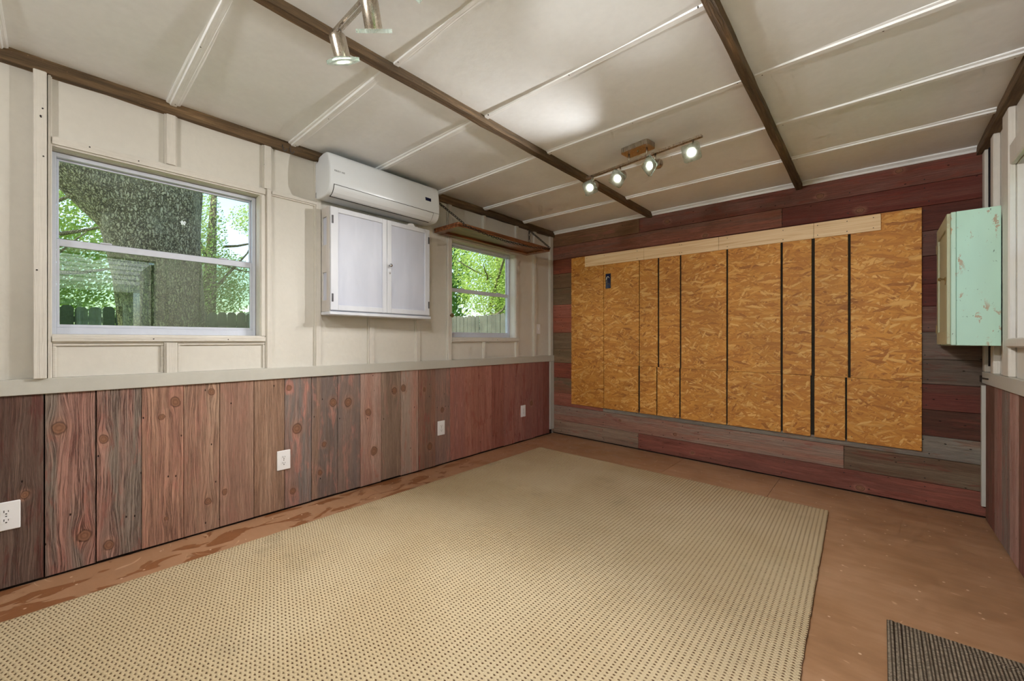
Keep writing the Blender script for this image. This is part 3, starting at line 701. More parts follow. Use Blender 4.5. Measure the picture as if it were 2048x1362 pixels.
for a, b_ in zip(PB, PB[1:]):
    obj('pine_board', B(a+.0007, b_-.0007, LY-.0265, LY-.0167, 1.966, 2.086, bev=.0012), M['pine'], osb, label='pale bare pine strip')
pts = [(x, LY-.0266, z) for x in (.50, .72, 1.10, 1.55, 1.53, 1.95, 2.37, 2.60, 2.78, 2.93) for z in (1.988, 2.064)]
pts += [(x + s*.016, LY-.0167, z + random.uniform(-.02, .02)) for x in (.709, 1.119, 1.945, 2.791, 3.195) for s in (-1, 1) if x + s*.016 < 3.18 for z in (.42, .62, .85, .90, 1.2, 1.5, 1.8)]
pts += [(.30, LY-.0167, z) for z in (.45, .9, 1.4, 1.9)]
nails(osb, pts, (0, -1, 0), .0035)
eb = thing('electrical_box', 'open dark blue electrical box with loose wire ends in strand board', 'electrical box', (.764, LY-.02, 1.70))
bm = bmesh.new()
for r in ((.733, .738, 1.702, 1.864), (.790, .795, 1.702, 1.864), (.738, .790, 1.702, 1.707), (.738, .790, 1.859, 1.864)): box(bm, r[0], r[1], LY-.0195, LY-.0166, r[2], r[3])
obj('box_rim', bm, M['black'], eb)
obj('box_back', B(.7385, .7895, LY-.0185, LY-.0168, 1.7075, 1.8585), M['ac_disp'], eb)
for pts_, m in (([(.742, LY-.020, 1.80), (.752, LY-.026, 1.825), (.768, LY-.027, 1.832), (.778, LY-.022, 1.815)], 'plate'), ([(.756, LY-.020, 1.83), (.752, LY-.028, 1.80), (.751, LY-.026, 1.765)], 'olive'), ([(.744, LY-.0205, 1.745), (.765, LY-.026, 1.752), (.784, LY-.0205, 1.748)], 'brass')):
    bm = bmesh.new(); tube(bm, pts_, .003, 6); obj('wire', bm, M[m], eb, smooth=True)

# ------------------------------------------------------------------ air conditioner
ac = thing('air_conditioner', 'white wall-mounted split air conditioner above the white cabinet', 'air conditioner', (.0, 1.68, 2.106))
AY0, AY1 = 1.220, 2.138
prof = [(.002, 2.118), (.002, 2.368), (.046, 2.370), (.062, 2.394), (.12, 2.402), (.172, 2.400), (.198, 2.390), (.213, 2.368), (.223, 2.325), (.230, 2.27), (.232, 2.22), (.230, 2.178), (.222, 2.150), (.208, 2.128), (.188, 2.114), (.160, 2.107), (.085, 2.106), (.03, 2.110)]
bm = bmesh.new(); prism(bm, prof, lambda p, q, t: (p, t, q), AY0, AY1)
bmesh.ops.recalc_face_normals(bm, faces=bm.faces)
ends = [f for f in bm.faces if len(f.verts) > 4]
bmesh.ops.bevel(bm, geom=[e for f in ends for e in f.edges], offset=.012, segments=3, affect='EDGES', profile=.6)
o = obj('shell', bm, M['ac_white'], ac, smooth=True)
md = o.modifiers.new('wn', 'WEIGHTED_NORMAL'); md.keep_sharp = True
def strip(path, off, y0, y1, th):
    """curved strip following part of the shell's front, lifted off it by off"""
    n = len(path); nrm = []
    for i in range(n):
        a = Vector(path[max(i-1, 0)]); b_ = Vector(path[min(i+1, n-1)]); d = (b_ - a).normalized(); nrm.append(Vector((-d.y, d.x)))
    if nrm[0].x < 0: nrm = [-q for q in nrm]
    bm = bmesh.new()
    outer = [Vector(p) + q*(off+th) for p, q in zip(path, nrm)]; inner = [Vector(p) + q*off for p, q in zip(path, nrm)]
    prism(bm, [(p.x, p.y) for p in outer] + [(p.x, p.y) for p in inner[::-1]], lambda p, q, t: (p, t, q), y0, y1); return bm
def on(zs): # points on the front profile between two heights
    return zs
fl = [(.2316, 2.168), (.2290, 2.174)]
flap_path = [(.2295, 2.172), (.226, 2.160), (.222, 2.150), (.215, 2.138), (.208, 2.128), (.198, 2.1205), (.188, 2.114), (.174, 2.1098)]
obj('flap_gap', strip([(.2306, 2.176)] + flap_path + [(.168, 2.108), (.160, 2.1068)], -.002, 1.248, 2.072, .0032), M['ac_dark'], ac)
obj('air_flap', strip(flap_path, -.001, 1.2515, 2.0685, .0045), M['ac_white'], ac, smooth=False)
obj('panel_seam', strip([(.2308, 2.1765), (.2304, 2.1745)], -.001, 2.073, 2.128, .0016), M['ac_dark'], ac)
bm = bmesh.new()
for k, z in enumerate((2.125, 2.132, 2.139, 2.146, 2.153)): box(bm, .010, .024, AY0-.0008, AY0+.001, z, z+.003)
obj('side_vent', bm, M['ac_dark'], ac)
bm = bmesh.new(); box(bm, .2265, .2305, 1.992, 2.050, 2.252, 2.284, bev=.0015); obj('display', bm, M['ac_disp'], ac)
tc = bpy.data.curves.new('logo', 'FONT'); tc.body = 'PERFECT AIRE'; tc.size = .0135; tc.extrude = .0006; tc.space_character = 1.02
to = bpy.data.objects.new('logo_tmp', tc); C.objects.link(to); bpy.context.view_layer.update()
me = bpy.data.meshes.new_from_object(to.evaluated_get(bpy.context.evaluated_depsgraph_get())); bpy.data.objects.remove(to)
bm = bmesh.new(); bm.from_mesh(me); wd = max(v.co.x for v in bm.verts); k = .072 / wd
tilt = math.atan2(.007, .055)
for v in bm.verts:
    x, y_, z = v.co.x*k, v.co.y*1.15, v.co.z
    v.co = (.2305 - (y_)*math.sin(tilt) + z, 1.252 + x, 2.262 + y_)
obj('logo', bm, M['ac_dark'], ac, fixn=False)

# ------------------------------------------------------------------ white cabinet on the left wall
cb = thing('wall_cabinet', 'white painted two-door wooden cabinet hung under the air conditioner', 'cabinet', (.0, 1.675, 1.304))
cy0, cy1, cz0, cz1, cd = 1.256, 2.098, 1.326, 2.052, .136
bm = bmesh.new()
box(bm, .024, .030, cy0+.02, cy1-.02, cz0+.02, cz1-.02)                                    # back
box(bm, .022, cd, cy0+.014, cy1, cz1-.018, cz1, bev=.002); box(bm, .022, cd, cy0+.014, cy1, cz0, cz0+.018)
box(bm, .022, cd, cy1-.018, cy1, cz0+.018, cz1-.018); box(bm, .022, cd, cy0+.010, cy0+.018, cz0+.018, cz1-.018)
obj('carcass', bm, M['cab'], cb)
bm = bmesh.new()                                                                          # panelled left side
for r in ((.022, .036, cz0, cz1), (.100, cd, cz0, cz1), (.036, .100, cz0, 1.405), (.036, .100, 1.600, 1.790), (.036, .100, 1.985, cz1)):
    box(bm, r[0], r[1], cy0, cy0+.012, r[2], r[3], bev=.001)
sd = obj('side_frame', bm, M['cab_side'], cb)
for a, b_ in ((1.405, 1.600), (1.790, 1.985)): obj('side_panel', B(.036, .100, cy0+.008, cy0+.0115, a, b_), M['cab_panel'], sd)
obj('base_ledge', B(.022, .160, cy0-.004, cy1+.004, 1.304, cz0-.001, bev=.003), M['cab'], cb)
def cdoor(y0, y1, hy):
    z0, z1, w = 1.336, 2.048, .052; bm = bmesh.new(); x0, x1 = cd+.0008, .1535
    wl, wr = (w, .036) if hy < (y0+y1)/2 else (.036, w-.006)
    for r in ((y0, y0+wl, z0, z1), (y1-wr, y1, z0, z1), (y0+wl, y1-wr, z0, z0+.036), (y0+wl, y1-wr, z1-.034, z1)): box(bm, x0, x1, *r, bev=.0015)
    d = obj('door', bm, M['cab'], cb)
    obj('door_panel', B(x0, x1-.009, y0+wl-.001, y1-wr+.001, z0+.035, z1-.033), M['cab_panel'], d)
    for z in (1.421, 1.960): obj('hinge', B(x1-.001, x1+.003, hy-.006, hy+.006, z-.028, z+.028, bev=.001), M['hinge'], d)
    return d
cdoor(1.262, 1.692, 1.274); dr = cdoor(1.6955, 2.092, 2.082)
bm = bmesh.new(); lathe(bm, [(.006, 0), (.005, .008), (.011, .014), (.013, .021), (.008, .027)], Matrix.Translation((.1535, 1.716, 1.700)) @ Matrix.Rotation(PI/2, 4, 'Y'), 14); obj('knob', bm, M['chrome'], dr, smooth=True)
bm = bmesh.new(); lathe(bm, [(.007, 0), (.007, .003), (.004, .004)], Matrix.Translation((.1535, 1.716, 1.644)) @ Matrix.Rotation(PI/2, 4, 'Y'), 12); obj('lock', bm, M['chrome'], dr)
bm = bmesh.new()
prism(bm, [(0, 0), (.075, 0), (.06, .02), (.045, .022), (.012, .012)], lambda p, q, t: (t, 1.885 + p, cz1 + .001 + q), .075, .135)
tag(obj('plastic_bracket', bm, M['plate']), 'small white plastic bracket lying on top of the white cabinet', 'bracket')

# ------------------------------------------------------------------ hanging shelf and its chains
sh = thing('hanging_shelf', 'stained wooden shelf hung on chains above the small far window', 'shelf', (.18, 2.875, 2.075))
SY0, SY1, SX, SZ = 2.232, 3.522, .352, 2.076
obj('top_board', B(.026, SX, SY0, SY1, SZ+.018, SZ+.038, bev=.003), M['shelf'], sh)
obj('back_rail', B(.026, .085, SY0+.075, SY1-.075, SZ, SZ+.0178, bev=.002), M['shelf'], sh)
obj('front_rail', B(SX-.028, SX-.002, SY0+.075, SY1-.075, SZ+.003, SZ+.0178, bev=.002), M['shelf'], sh)
for a, b_ in ((SY0+.004, SY0+.0745), (SY1-.0745, SY1-.004)): obj('end_rail', B(.026, SX-.004, a, b_, SZ, SZ+.0178, bev=.002), M['shelf'], sh)
bm = bmesh.new(); R1, R2, n1, n2 = .0140, .0033, 12, 6
for i in range(n1):
    a = 2*PI*i/n1; ex = .006 if math.cos(a) > 0 else -.006
    for j in range(n2):
        b_ = 2*PI*j/n2; rr = R1*(.78 + .0) + R2*math.cos(b_)
        bm.verts.new((rr*1.05*math.cos(a) + ex, rr*.82*math.sin(a), R2*math.sin(b_)))
bm.verts.ensure_lookup_table()
for i in range(n1):
    for j in range(n2): bm.faces.new([bm.verts[q] for q in (i*n2+j, ((i+1) % n1)*n2+j, ((i+1) % n1)*n2+(j+1) % n2, i*n2+(j+1) % n2)])
link_me = bpy.data.meshes.new('link'); bm.to_mesh(link_me); bm.free(); link_me.materials.append(M['iron'])
for p in link_me.polygons: p.use_smooth = True
def chain(path, parent, pitch=.030):
    pts = [Vector(p) for p in path]; L = [0]
    for a, b_ in zip(pts, pts[1:]): L.append(L[-1] + (b_-a).length)
    n = max(2, round(L[-1]/pitch))
    bmz = bmesh.new(); 
    for k in range(2): bmz.verts.new(pts[k])
    bmz.free()
    root = bpy.data.objects.new('chain', link_me); C.objects.link(root); root.parent = parent; first = True; ORG[root.name] = ORG[parent.name]
    for k in range(n):
        s = (k+.5)/n*L[-1]; i = max(q for q in range(len(L)-1) if L[q] <= s + 1e-9)
        f = (s-L[i])/(L[i+1]-L[i]); p = pts[i].lerp(pts[i+1], f); d = (pts[i+1]-pts[i]).normalized()
        u = Vector((0, 0, 1)) if abs(d.z) < .9 else Vector((1, 0, 0)); w = d.cross(u).normalized(); u = w.cross(d)
        roll = PI/2*(k % 2) + .5; yy = u*math.cos(roll) + w*math.sin(roll); zz = d.cross(yy)
        mt = Matrix((d, yy, zz)).transposed().to_4x4(); mt.translation = p - ORG[parent.name] + Vector((0, 0, dz(p.x, p.y)))
        if first: root.matrix_basis = mt; first = False; inv = mt.inverted()
        else:
            o = bpy.data.objects.new('link', link_me); C.objects.link(o); o.parent = root; o.matrix_basis = inv @ mt
ft = (SX+.004, SY0+.055, SZ+.036)
chain([(.03, 2.255, 2.366), ft], sh); chain([(.03, 3.560, 2.366), (SX+.004, SY1-.012, SZ+.036)], sh)
chain([(.028, 3.562, 2.362), (.028, 3.563, 2.235)], sh)
n = 24; chain([(SX+.005 - .02*math.sin(PI*i/n), ft[1] + (SY1-.02-ft[1])*i/n, SZ+.024 - .034*math.sin(PI*i/n)) for i in range(n+1)], sh)
for y_ in (2.255, 3.560):
    bm = bmesh.new(); tube(bm, [(.0, y_, 2.372), (.02, y_, 2.372), (.030, y_, 2.366), (.034, y_, 2.356), (.028, y_, 2.348)], .003, 6); obj('wall_hook', bm, M['iron'], sh, smooth=True)

# ------------------------------------------------------------------ hooks on the wall beam, cup hook by the far window
for y_, lab in ((.995, 'small grey wire hook on wall beam, nearer the large window'), (1.040, 'small grey wire hook on wall beam, nearer the air conditioner')):
    bm = bmesh.new(); tube(bm, [(.041, y_, 2.405), (.046, y_, 2.392), (.050, y_+.002, 2.372), (.056, y_+.010, 2.362), (.060, y_+.018, 2.370), (.060, y_+.020, 2.380)], .0025, 6)
    tag(obj('wire_hook', bm, M['hinge'], smooth=True), lab, 'hook', 'wire hooks on the wall beam')
bm = bmesh.new(); lathe(bm, [(.012, 0), (.013, .010), (.019, .014), (.020, .022), (.012, .026)], Matrix.Translation((.0225, 2.430, 1.357)) @ Matrix.Rotation(PI/2, 4, 'Y'), 14)
tag(obj('brass_knob', bm, M['brass'], smooth=True), 'small round brass knob on the trim beside the small far window', 'knob')

# ------------------------------------------------------------------ outlets
def outlet(yc, zc, label):
    t = thing('power_outlet', label, 'outlet', (.020, yc, zc-.064), 'white outlets on the plank wainscot')
    obj('cover_plate', B(.0205, .0265, yc-.041, yc+.041, zc-.064, zc+.064, bev=.003), M['plate'], t)
    for s in (-1, 1):
        bm = bmesh.new(); zz = zc + s*.0195
        vs = [bm.verts.new((.0268, yc + .0165*math.cos(a), zz + .0135*max(-.9, min(.9, 1.25*math.sin(a))))) for a in [2*PI*k/16 for k in range(16)]]
        f = bm.faces.new(vs); r = bmesh.ops.extrude_face_region(bm, geom=[f]); bmesh.ops.translate(bm, verts=[v for v in r['geom'] if isinstance(v, bmesh.types.BMVert)], vec=(.0012, 0, 0))
        rc = obj('receptacle', bm, M['plate'], t)
        bm = bmesh.new(); box(bm, .0279, .0284, yc-.0075, yc-.0052, zz-.002, zz+.0075); box(bm, .0279, .0284, yc+.0052, yc+.0072, zz-.001, zz+.0065)
        box(bm, .0279, .0284, yc-.0026, yc+.0026, zz-.0105, zz-.006); obj('slots', bm, M['slot'], rc)
    bm = bmesh.new(); lathe(bm, [(.0028, 0), (.0024, .0012)], Matrix.Translation((.0265, yc, zc)) @ Matrix.Rotation(PI/2, 4, 'Y'), 10); obj('screw', bm, M['hinge'], t)
outlet(-.140, .337, 'white outlet under the left end of the large window, cut by the frame')
outlet(1.009, .337, 'white outlet on planks below the white cabinet, second from the left')
outlet(2.317, .339, 'white outlet on red planks left of the small far window')
outlet(3.462, .343, 'white outlet on red planks nearest the far corner')
sw = thing('wall_switch', 'small white switch on the cream wall near the far corner', 'switch', (.0, 3.752, 1.205))
obj('switch_plate', B(.0005, .0065, 3.726, 3.796, 1.203, 1.318, bev=.002), M['plate'], sw); obj('toggle', B(.0066, .012, 3.754, 3.766, 1.248, 1.272, bev=.002), M['plate'], sw)

# ------------------------------------------------------------------ track lights
def track_light(name, label, x, y, rz, heads, watts, spread, span=.425):
    """canopy on the ceiling, double rail below it, four swivel heads; heads: (offset along rail, aim, roll)"""
    t = thing(name, label, 'light fixture', (x, y, H), 'brushed nickel track lights'); o0 = ORG[t.name]
    R = Matrix.Translation((x, y, 0)) @ Matrix.Rotation(rz, 4, 'Z')
    bm = bmesh.new(); w, d, c, n = .102, .055, .022, 5; pl = []
    for cx_, cy_, a0 in ((w-c, d-c, 0), (-w+c, d-c, 90), (-w+c, -d+c, 180), (w-c, -d+c, 270)):
        pl += [(cx_ + c*math.cos(math.radians(a0+90*k/n)), cy_ + c*math.sin(math.radians(a0+90*k/n))) for k in range(n+1)]
    prism(bm, pl, lambda p, q, s: R @ Vector((p, q, s)), H-.0005, H-.042)
    can = obj('canopy', bm, M['nickel'], t)
    bm = bmesh.new(); lathe(bm, [(.006, 0), (.006, .004), (.003, .008)], R @ Matrix.Translation((0, 0, H-.0422)) @ Matrix.Rotation(PI, 4, 'X'), 10); obj('canopy_nut', bm, M['nickel'], can)
    for sx in (-.066, .066):
        bm = bmesh.new(); tube(bm, [R @ Vector((sx, 0, H-.042)), R @ Vector((sx, 0, H-.092))], .006, 10); obj('drop_rod', bm, M['nickel'], t, smooth=True)
    for sy in (-.0085, .0085):
        bm = bmesh.new(); xbox(bm, R @ Matrix.Translation((0, sy, H-.099)), span*2, .0085, .013, .001); obj('rail', bm, M['nickel'], t)
    for ox, aim, roll, gain in heads:
        P = R @ Vector((ox, 0, H-.106)); bm = bmesh.new(); J = P + Vector((0, 0, -.040)); tube(bm, [P, J], .0055, 10)
        obj('stem', bm, M['nickel'], t, smooth=True)
        a = Vector(aim).normalized(); u = a.cross(Vector((0, 0, 1)))
        if u.length < .05: u = Vector((1, 0, 0))
        u.normalize(); w_ = a.cross(u); Rm = Matrix((u, w_, a)).transposed().to_4x4()
        Rm = Matrix.Translation(J + Vector((0, 0, -.026))) @ Rm @ Matrix.Rotation(roll, 4, 'Z')
        bm = bmesh.new(); lathe(bm, [(.014, -.044), (.027, -.041), (.0305, -.034), (.0305, .040), (.0275, .040), (.0275, .034)], Rm, 24)
        hd = obj('spot_head', bm, M['nickel'], t, smooth=True); hd.modifiers.new('es', 'EDGE_SPLIT').split_angle = math.radians(35)
        bm = bmesh.new(); s, c, n = .050, .015, 4; pl = []
        for cx_, cy_, a0 in ((s-c, s-c, 0), (-s+c, s-c, 90), (-s+c, -s+c, 180), (s-c, -s+c, 270)):
            pl += [(cx_ + c*math.cos(math.radians(a0+90*k/n)), cy_ + c*math.sin(math.radians(a0+90*k/n))) for k in range(n+1)]
        prism(bm, pl, lambda p, q, s_: Rm @ Vector((p, q, s_)), .0405, .0525)
        obj('glass_plate', bm, M['lampglass'], hd)
        bm = bmesh.new(); lathe(bm, [(.010, .0345), (.0225, .0350), (.0225, .0365), (.016, .0385), (.006, .0395)], Rm, 20); obj('bulb', bm, M['bulb'], hd, smooth=True)
        ld = bpy.data.lights.new('spot_light', 'SPOT'); ld.energy = watts*gain; ld.spot_size = math.radians(spread); ld.spot_blend = 1.0; ld.shadow_soft_size = .02; ld.color = (1.0, .98, .955)
        lo = bpy.data.objects.new('spot_light', ld); C.objects.link(lo); lo.parent = t
        pos = Rm @ Vector((0, 0, .095)) + Vector((0, 0, dz(x, y))) - o0
        lo.matrix_basis = Matrix.Translation(pos) @ a.to_track_quat('-Z', 'Y').to_matrix().to_4x4()
    return t
def aim(P, tocam, left, down):
    v = (CAM - Vector(P)).normalized(); l = Vector((-math.cos(YAW), -math.sin(YAW), 0)); return v*tocam + l*left + Vector((0, 0, -down))
P1 = (1.757, 2.585, 2.27)
track_light('track_light', 'four-head nickel track light hanging over the middle of the far half', 1.757, 2.585, math.radians(-7.4),
            [(-.372, aim(P1, .85, .45, .25), .15, 1), (-.135, aim(P1, .75, .5, .35), .75, 1), (.125, aim(P1, .45, .9, .2), .5, 1), (.372, aim(P1, .9, .35, .2), .1, 1)], LAMP_W['far'], 98)
track_light('track_light', 'nickel track light nearest the camera, cut by the top edge', 1.752, .74, 0.0,
            [(-.372, (-.245, .452, -1.0), .5, .6), (-.135, (-.509, .573, -1.0), .8, .6), (.125, (.35, .9, -.6), .3, 1.2), (.372, (.85, .55, -.55), .3, 2.4)], LAMP_W['near'], 130)
track_light('track_light', 'added nickel track light, unseen behind the camera, evening out the room light', 1.74, -1.05, 0.0,
            [(-.372, (-.65, .75, -.2), .3, .7), (-.135, (-.1, .98, -.10), .2, 1), (.125, (.3, .93, -.12), .3, 1.2), (.372, (.7, .7, -.25), .3, 2.2)], LAMP_W['rear_fill'], 116)  # unseen fixture added to even out the room light

# ------------------------------------------------------------------ mint green cabinet on the right wall
gc = thing('corner_cabinet', 'chipped mint green wooden cabinet hung on the right wall by the corner', 'cabinet', (3.37, 3.74, 1.127))
gx, gy0, gy1, gz0, gz1 = 3.268, 3.468, 3.99, 1.128, 1.902
bm = bmesh.new(); box(bm, gx+.022, W-.032, gy0, gy0+.018, gz0, gz1, bev=.0015); obj('side_board', bm, M['green'], gc)
obj('front_strip', B(gx, gx+.0212, gy0, gy0+.018, gz0, gz1, bev=.003), M['green_edge'], gc)
bm = bmesh.new(); box(bm, gx+.004, W-.032, gy0+.0185, gy1-.018, gz0, gz0+.018); box(bm, gx+.004, W-.032, gy0+.0185, gy1-.018, gz1-.018, gz1); box(bm, gx+.004, W-.032, gy1-.0175, gy1, gz0, gz1)
box(bm, W-.040, W-.0325, gy0+.0185, gy1-.018, gz0+.018, gz1-.018); obj('carcass', bm, M['green'], gc)
bm = bmesh.new(); dx0, dx1 = gx-.016, gx-.0005
for r in ((gy0+.006, gy0+.075, gz0+.006, gz1-.006), (gy1-.075, gy1-.006, gz0+.006, gz1-.006), (gy0+.075, gy1-.075, gz0+.006, gz0+.085), (gy0+.075, gy1-.075, gz1-.085, gz1-.006)): box(bm, dx0, dx1, *r, bev=.0015)
gd = obj('door', bm, M['olive'], gc)
obj('door_panel', B(dx0+.008, dx1-.001, gy0+.074, gy1-.074, gz0+.084, gz1-.084), M['olive'], gd)
bm = bmesh.new(); lathe(bm, [(.014, 0), (.012, .004), (.005, .007), (.005, .018), (.010, .022), (.011, .028), (.006, .033)], Matrix.Translation((dx0, gy0+.05, 1.520)) @ Matrix.Rotation(-PI/2, 4, 'Y'), 14)
box(bm, dx0-.003, dx0, gy0+.032, gy0+.066, 1.488, 1.512); obj('latch', bm, M['brass'], gd, smooth=False)
for z in (1.235, 1.775): obj('hinge', B(dx0-.004, dx1, gy1-.008, gy1+.006, z-.03, z+.03, bev=.001), M['brass'], gd)
# cable beside the corner board, bolt on the right rail
bm = bmesh.new(); tube(bm, [(W-.010, 3.925, 1.00), (W-.009, 3.926, 1.6), (W-.010, 3.925, 2.38)], .007, 8); tag(obj('black_cable', bm, M['black'], smooth=True), 'thin black cable running up beside the far right corner board', 'cable')
bm = bmesh.new(); tube(bm, [(W-.036, 3.80, .925), (W-.036, 4.02, .920)], .004, 8); tube(bm, [(W-.036, 4.02, .895), (W-.036, 4.02, .935)], .005, 8)
tag(obj('metal_bolt', bm, M['iron'], smooth=True), 'small dark metal bolt on the grey rail below the green cabinet', 'bolt')

# ------------------------------------------------------------------ rug and mat
def carpet(name, corners, th, nu, nv, m, wob=0.0, z0=.001):
    A, Bc, Cc, D = [Vector(c) for c in corners]; bm = bmesh.new(); Lu = ((D-A).length + (Cc-Bc).length)/2; Lv = (Bc-A).length; g = []
    lay = bm.loops.layers.uv.new('UVMap'); uv = {}
    for i in range(nu+1):
        row = []
        for j in range(nv+1):
            a, b_ = i/nu, j/nv; p = (A.lerp(D, a)).lerp(Bc.lerp(Cc, a), b_)
            if i in (0, nu): p.x += random.uniform(-wob, wob)
            e = min(i, nu-i, j, nv-j); v = bm.verts.new((p.x, p.y, z0 + th*(1 if e else .72))); uv[v] = (a*Lu, b_*Lv); row.append(v)
        g.append(row)
    for i in range(nu):
        for j in range(nv): bm.faces.new((g[i][j], g[i+1][j], g[i+1][j+1], g[i][j+1]))
    rim = [g[i][0] for i in range(nu)] + [g[nu][j] for j in range(nv)] + [g[i][nv] for i in range(nu, 0, -1)] + [g[0][j] for j in range(nv, 0, -1)]
    low = []
    for v in rim: w_ = bm.verts.new((v.co.x, v.co.y, z0)); uv[w_] = uv[v]; low.append(w_)
    n = len(rim)
    for k in range(n): bm.faces.new((rim[k], low[k], low[(k+1) % n], rim[(k+1) % n]))
    for f in bm.faces:
        for lo in f.loops: lo[lay].uv = uv[lo.vert]
    return obj(name, bm, m, smooth=False)
tag(carpet('area_rug', [(.366, -.95, 0), (.313, 3.393, 0), (2.705, 3.453, 0), (2.812, -.95, 0)], .013, 90, 160, M['rug'], .002), 'large beige woven loop rug covering most of the brown floor', 'rug')
mt_ = thing('door_mat', 'grey-brown ribbed door mat on the floor in the lower right corner', 'door mat', (3.19, 1.8, .001))
mo = carpet('mat_body', [(2.962, 1.36, 0), (2.972, 2.252, 0), (3.42, 2.268, 0), (3.42, 1.36, 0)], .007, 10, 20, M['mat'])
mo.parent = mt_; mo.location -= mt_.location
def ridge(p, q, r):
    bm = bmesh.new(); p, q = Vector(p), Vector(q); d = (q-p).normalized(); s = Vector((-d.y, d.x, 0)); L = (q-p).length; lay = bm.loops.layers.uv.new('UVMap'); uv = {}
    prev = None; N = 24
    for k in range(N+1):
        c = p + d*L*k/N; row = []
        for a in range(7):
            an = PI*a/6; v = bm.verts.new(c + s*r*math.cos(an) + Vector((0, 0, r*.75*math.sin(an)))); row.append(v); uv[v] = (v.co.x, v.co.y)
        if prev:
            for a in range(6): bm.faces.new((prev[a], prev[a+1], row[a+1], row[a]))
        prev = row
    for f in bm.faces:
        for lo in f.loops: lo[lay].uv = uv[lo.vert]
    obj('border_ridge', bm, M['mat'], mt_, smooth=True)
for x in (2.978, 3.000, 3.052, 3.074): ridge((x, 1.37, .007), (x+.008, 2.244 if x < 3.02 else 2.205, .007), .0085)
for y_ in (2.205, 2.218): ridge((3.07, y_-.012, .007), (3.41, y_, .007), .003)

# ------------------------------------------------------------------ outside
ground = obj('ground', B(-45, 45, -45, 45, -.5, -.28), M['grass'], settle=False, kind='structure')
def leaf_mesh(bm, blobs, n, size):
    tot = sum(r[0]*r[1]*r[2] for _, r in blobs)
    for c, r in blobs:
        for _ in range(int(n*r[0]*r[1]*r[2]/tot)):
            d = Vector((random.gauss(0, 1), random.gauss(0, 1), random.gauss(0, 1))).normalized()*random.random()**.45
            p = Vector((c[0]+d.x*r[0], c[1]+d.y*r[1], c[2]+d.z*r[2]))
            q = Vector((random.gauss(0, 1), random.gauss(0, 1), random.gauss(0, 1))).normalized(); u = q.orthogonal().normalized(); w_ = q.cross(u); s = size*random.uniform(.6, 1.25)
            vs = [bm.verts.new(p + u*s), bm.verts.new(p + w_*s*.5), bm.verts.new(p - u*s*.8), bm.verts.new(p - w_*s*.5)]
            bm.faces.new(vs)
def tree(label, base, trunk, branches, blobs, n, size, m, seg=12, name='tree'):
    t = thing(name, label, 'tree', base, 'trees outside the windows', settle=False)
    bm = bmesh.new(); tube(bm, [p for p, r in trunk], [r for p, r in trunk], seg); obj('trunk', bm, M['bark'], t, settle=False, smooth=True)
    for br in branches:
        bm = bmesh.new(); tube(bm, [p for p, r in br], [r for p, r in br], 8); obj('branch', bm, M['bark'], t, settle=False, smooth=True)
    bm = bmesh.new(); leaf_mesh(bm, blobs, n, size); obj('foliage', bm, M[m], t, settle=False, fixn=False, kind='stuff')
    return t
# big oak right outside the large window
def oak():
    t = thing('oak_tree', 'huge oak trunk with rough bark right outside the large window', 'tree', (-3.0, .8, -.28), 'trees outside the windows', settle=False)
    def loft(path, seg=36):
        bm = bmesh.new(); rings = []
        for (cx_, cy_, cz_), ry, rx, tilt in path:
            ring = []
            for k in range(seg):
                a = 2*PI*k/seg; rr = 1 + .045*math.sin(3*a + cz_*2.1) + .03*math.sin(7*a + cz_*4.0) + .02*math.sin(11*a - cz_*5)
                y_ = ry*rr*math.sin(a); ring.append(bm.verts.new((cx_ + rx*rr*math.cos(a), cy_ + y_*math.cos(tilt), cz_ + y_*math.sin(tilt))))
            rings.append(ring)
        for a, b_ in zip(rings, rings[1:]):
            for k in range(seg): bm.faces.new((a[k], a[(k+1) % seg], b_[(k+1) % seg], b_[k]))
        bm.faces.new(rings[0][::-1]); bm.faces.new(rings[-1]); return bm
    path = [((-3.0, .84, -.3), .62, .6, 0), ((-3.0, .83, .4), .42, .42, 0), ((-3.0, .82, 1.2), .365, .37, 0), ((-3.0, .79, 1.6), .375, .37, 0), ((-3.0, .76, 2.0), .39, .38, 0), ((-3.0, .73, 2.25), .41, .39, 0), ((-3.0, .70, 2.5), .44, .40, .0), ((-3.0, .70, 2.8), .46, .40, 0), ((-3.0, .76, 3.2), .42, .38, 0), ((-3.0, .84, 3.8), .36, .35, 0), ((-3.0, .9, 5.0), .3, .3, 0)]
    obj('trunk', loft(path), M['bark'], t, settle=False, smooth=True)
    limb = [((-3.0, .82, 2.25), .34, .34, .75), ((-3.0, .55, 2.58), .36, .34, .75), ((-3.0, .25, 2.90), .34, .33, .8), ((-3.0, -.1, 3.2), .31, .30, .8), ((-2.95, -.6, 3.7), .26, .26, .8), ((-2.9, -1.3, 4.4), .2, .2, .8)]
    obj('limb', loft(limb, 28), M['bark'], t, settle=False, smooth=True)
    bm = bmesh.new(); leaf_mesh(bm, [((-3.2, .8, 6.6), (3.0, 3.2, 1.8)), ((-2.8, -1.6, 5.4), (1.8, 1.6, 1.2))], 6500, .12); obj('foliage', bm, M['leaf'], t, settle=False, fixn=False, kind='stuff')
oak()
def bough(p, q, r, sag=.1, n=5):
    p, q = Vector(p), Vector(q); return [(tuple(p.lerp(q, k/n) + Vector((random.uniform(-.04, .04), random.uniform(-.04, .04), -sag*math.sin(PI*k/n)))), r*(1-.75*k/n)) for k in range(n+1)]
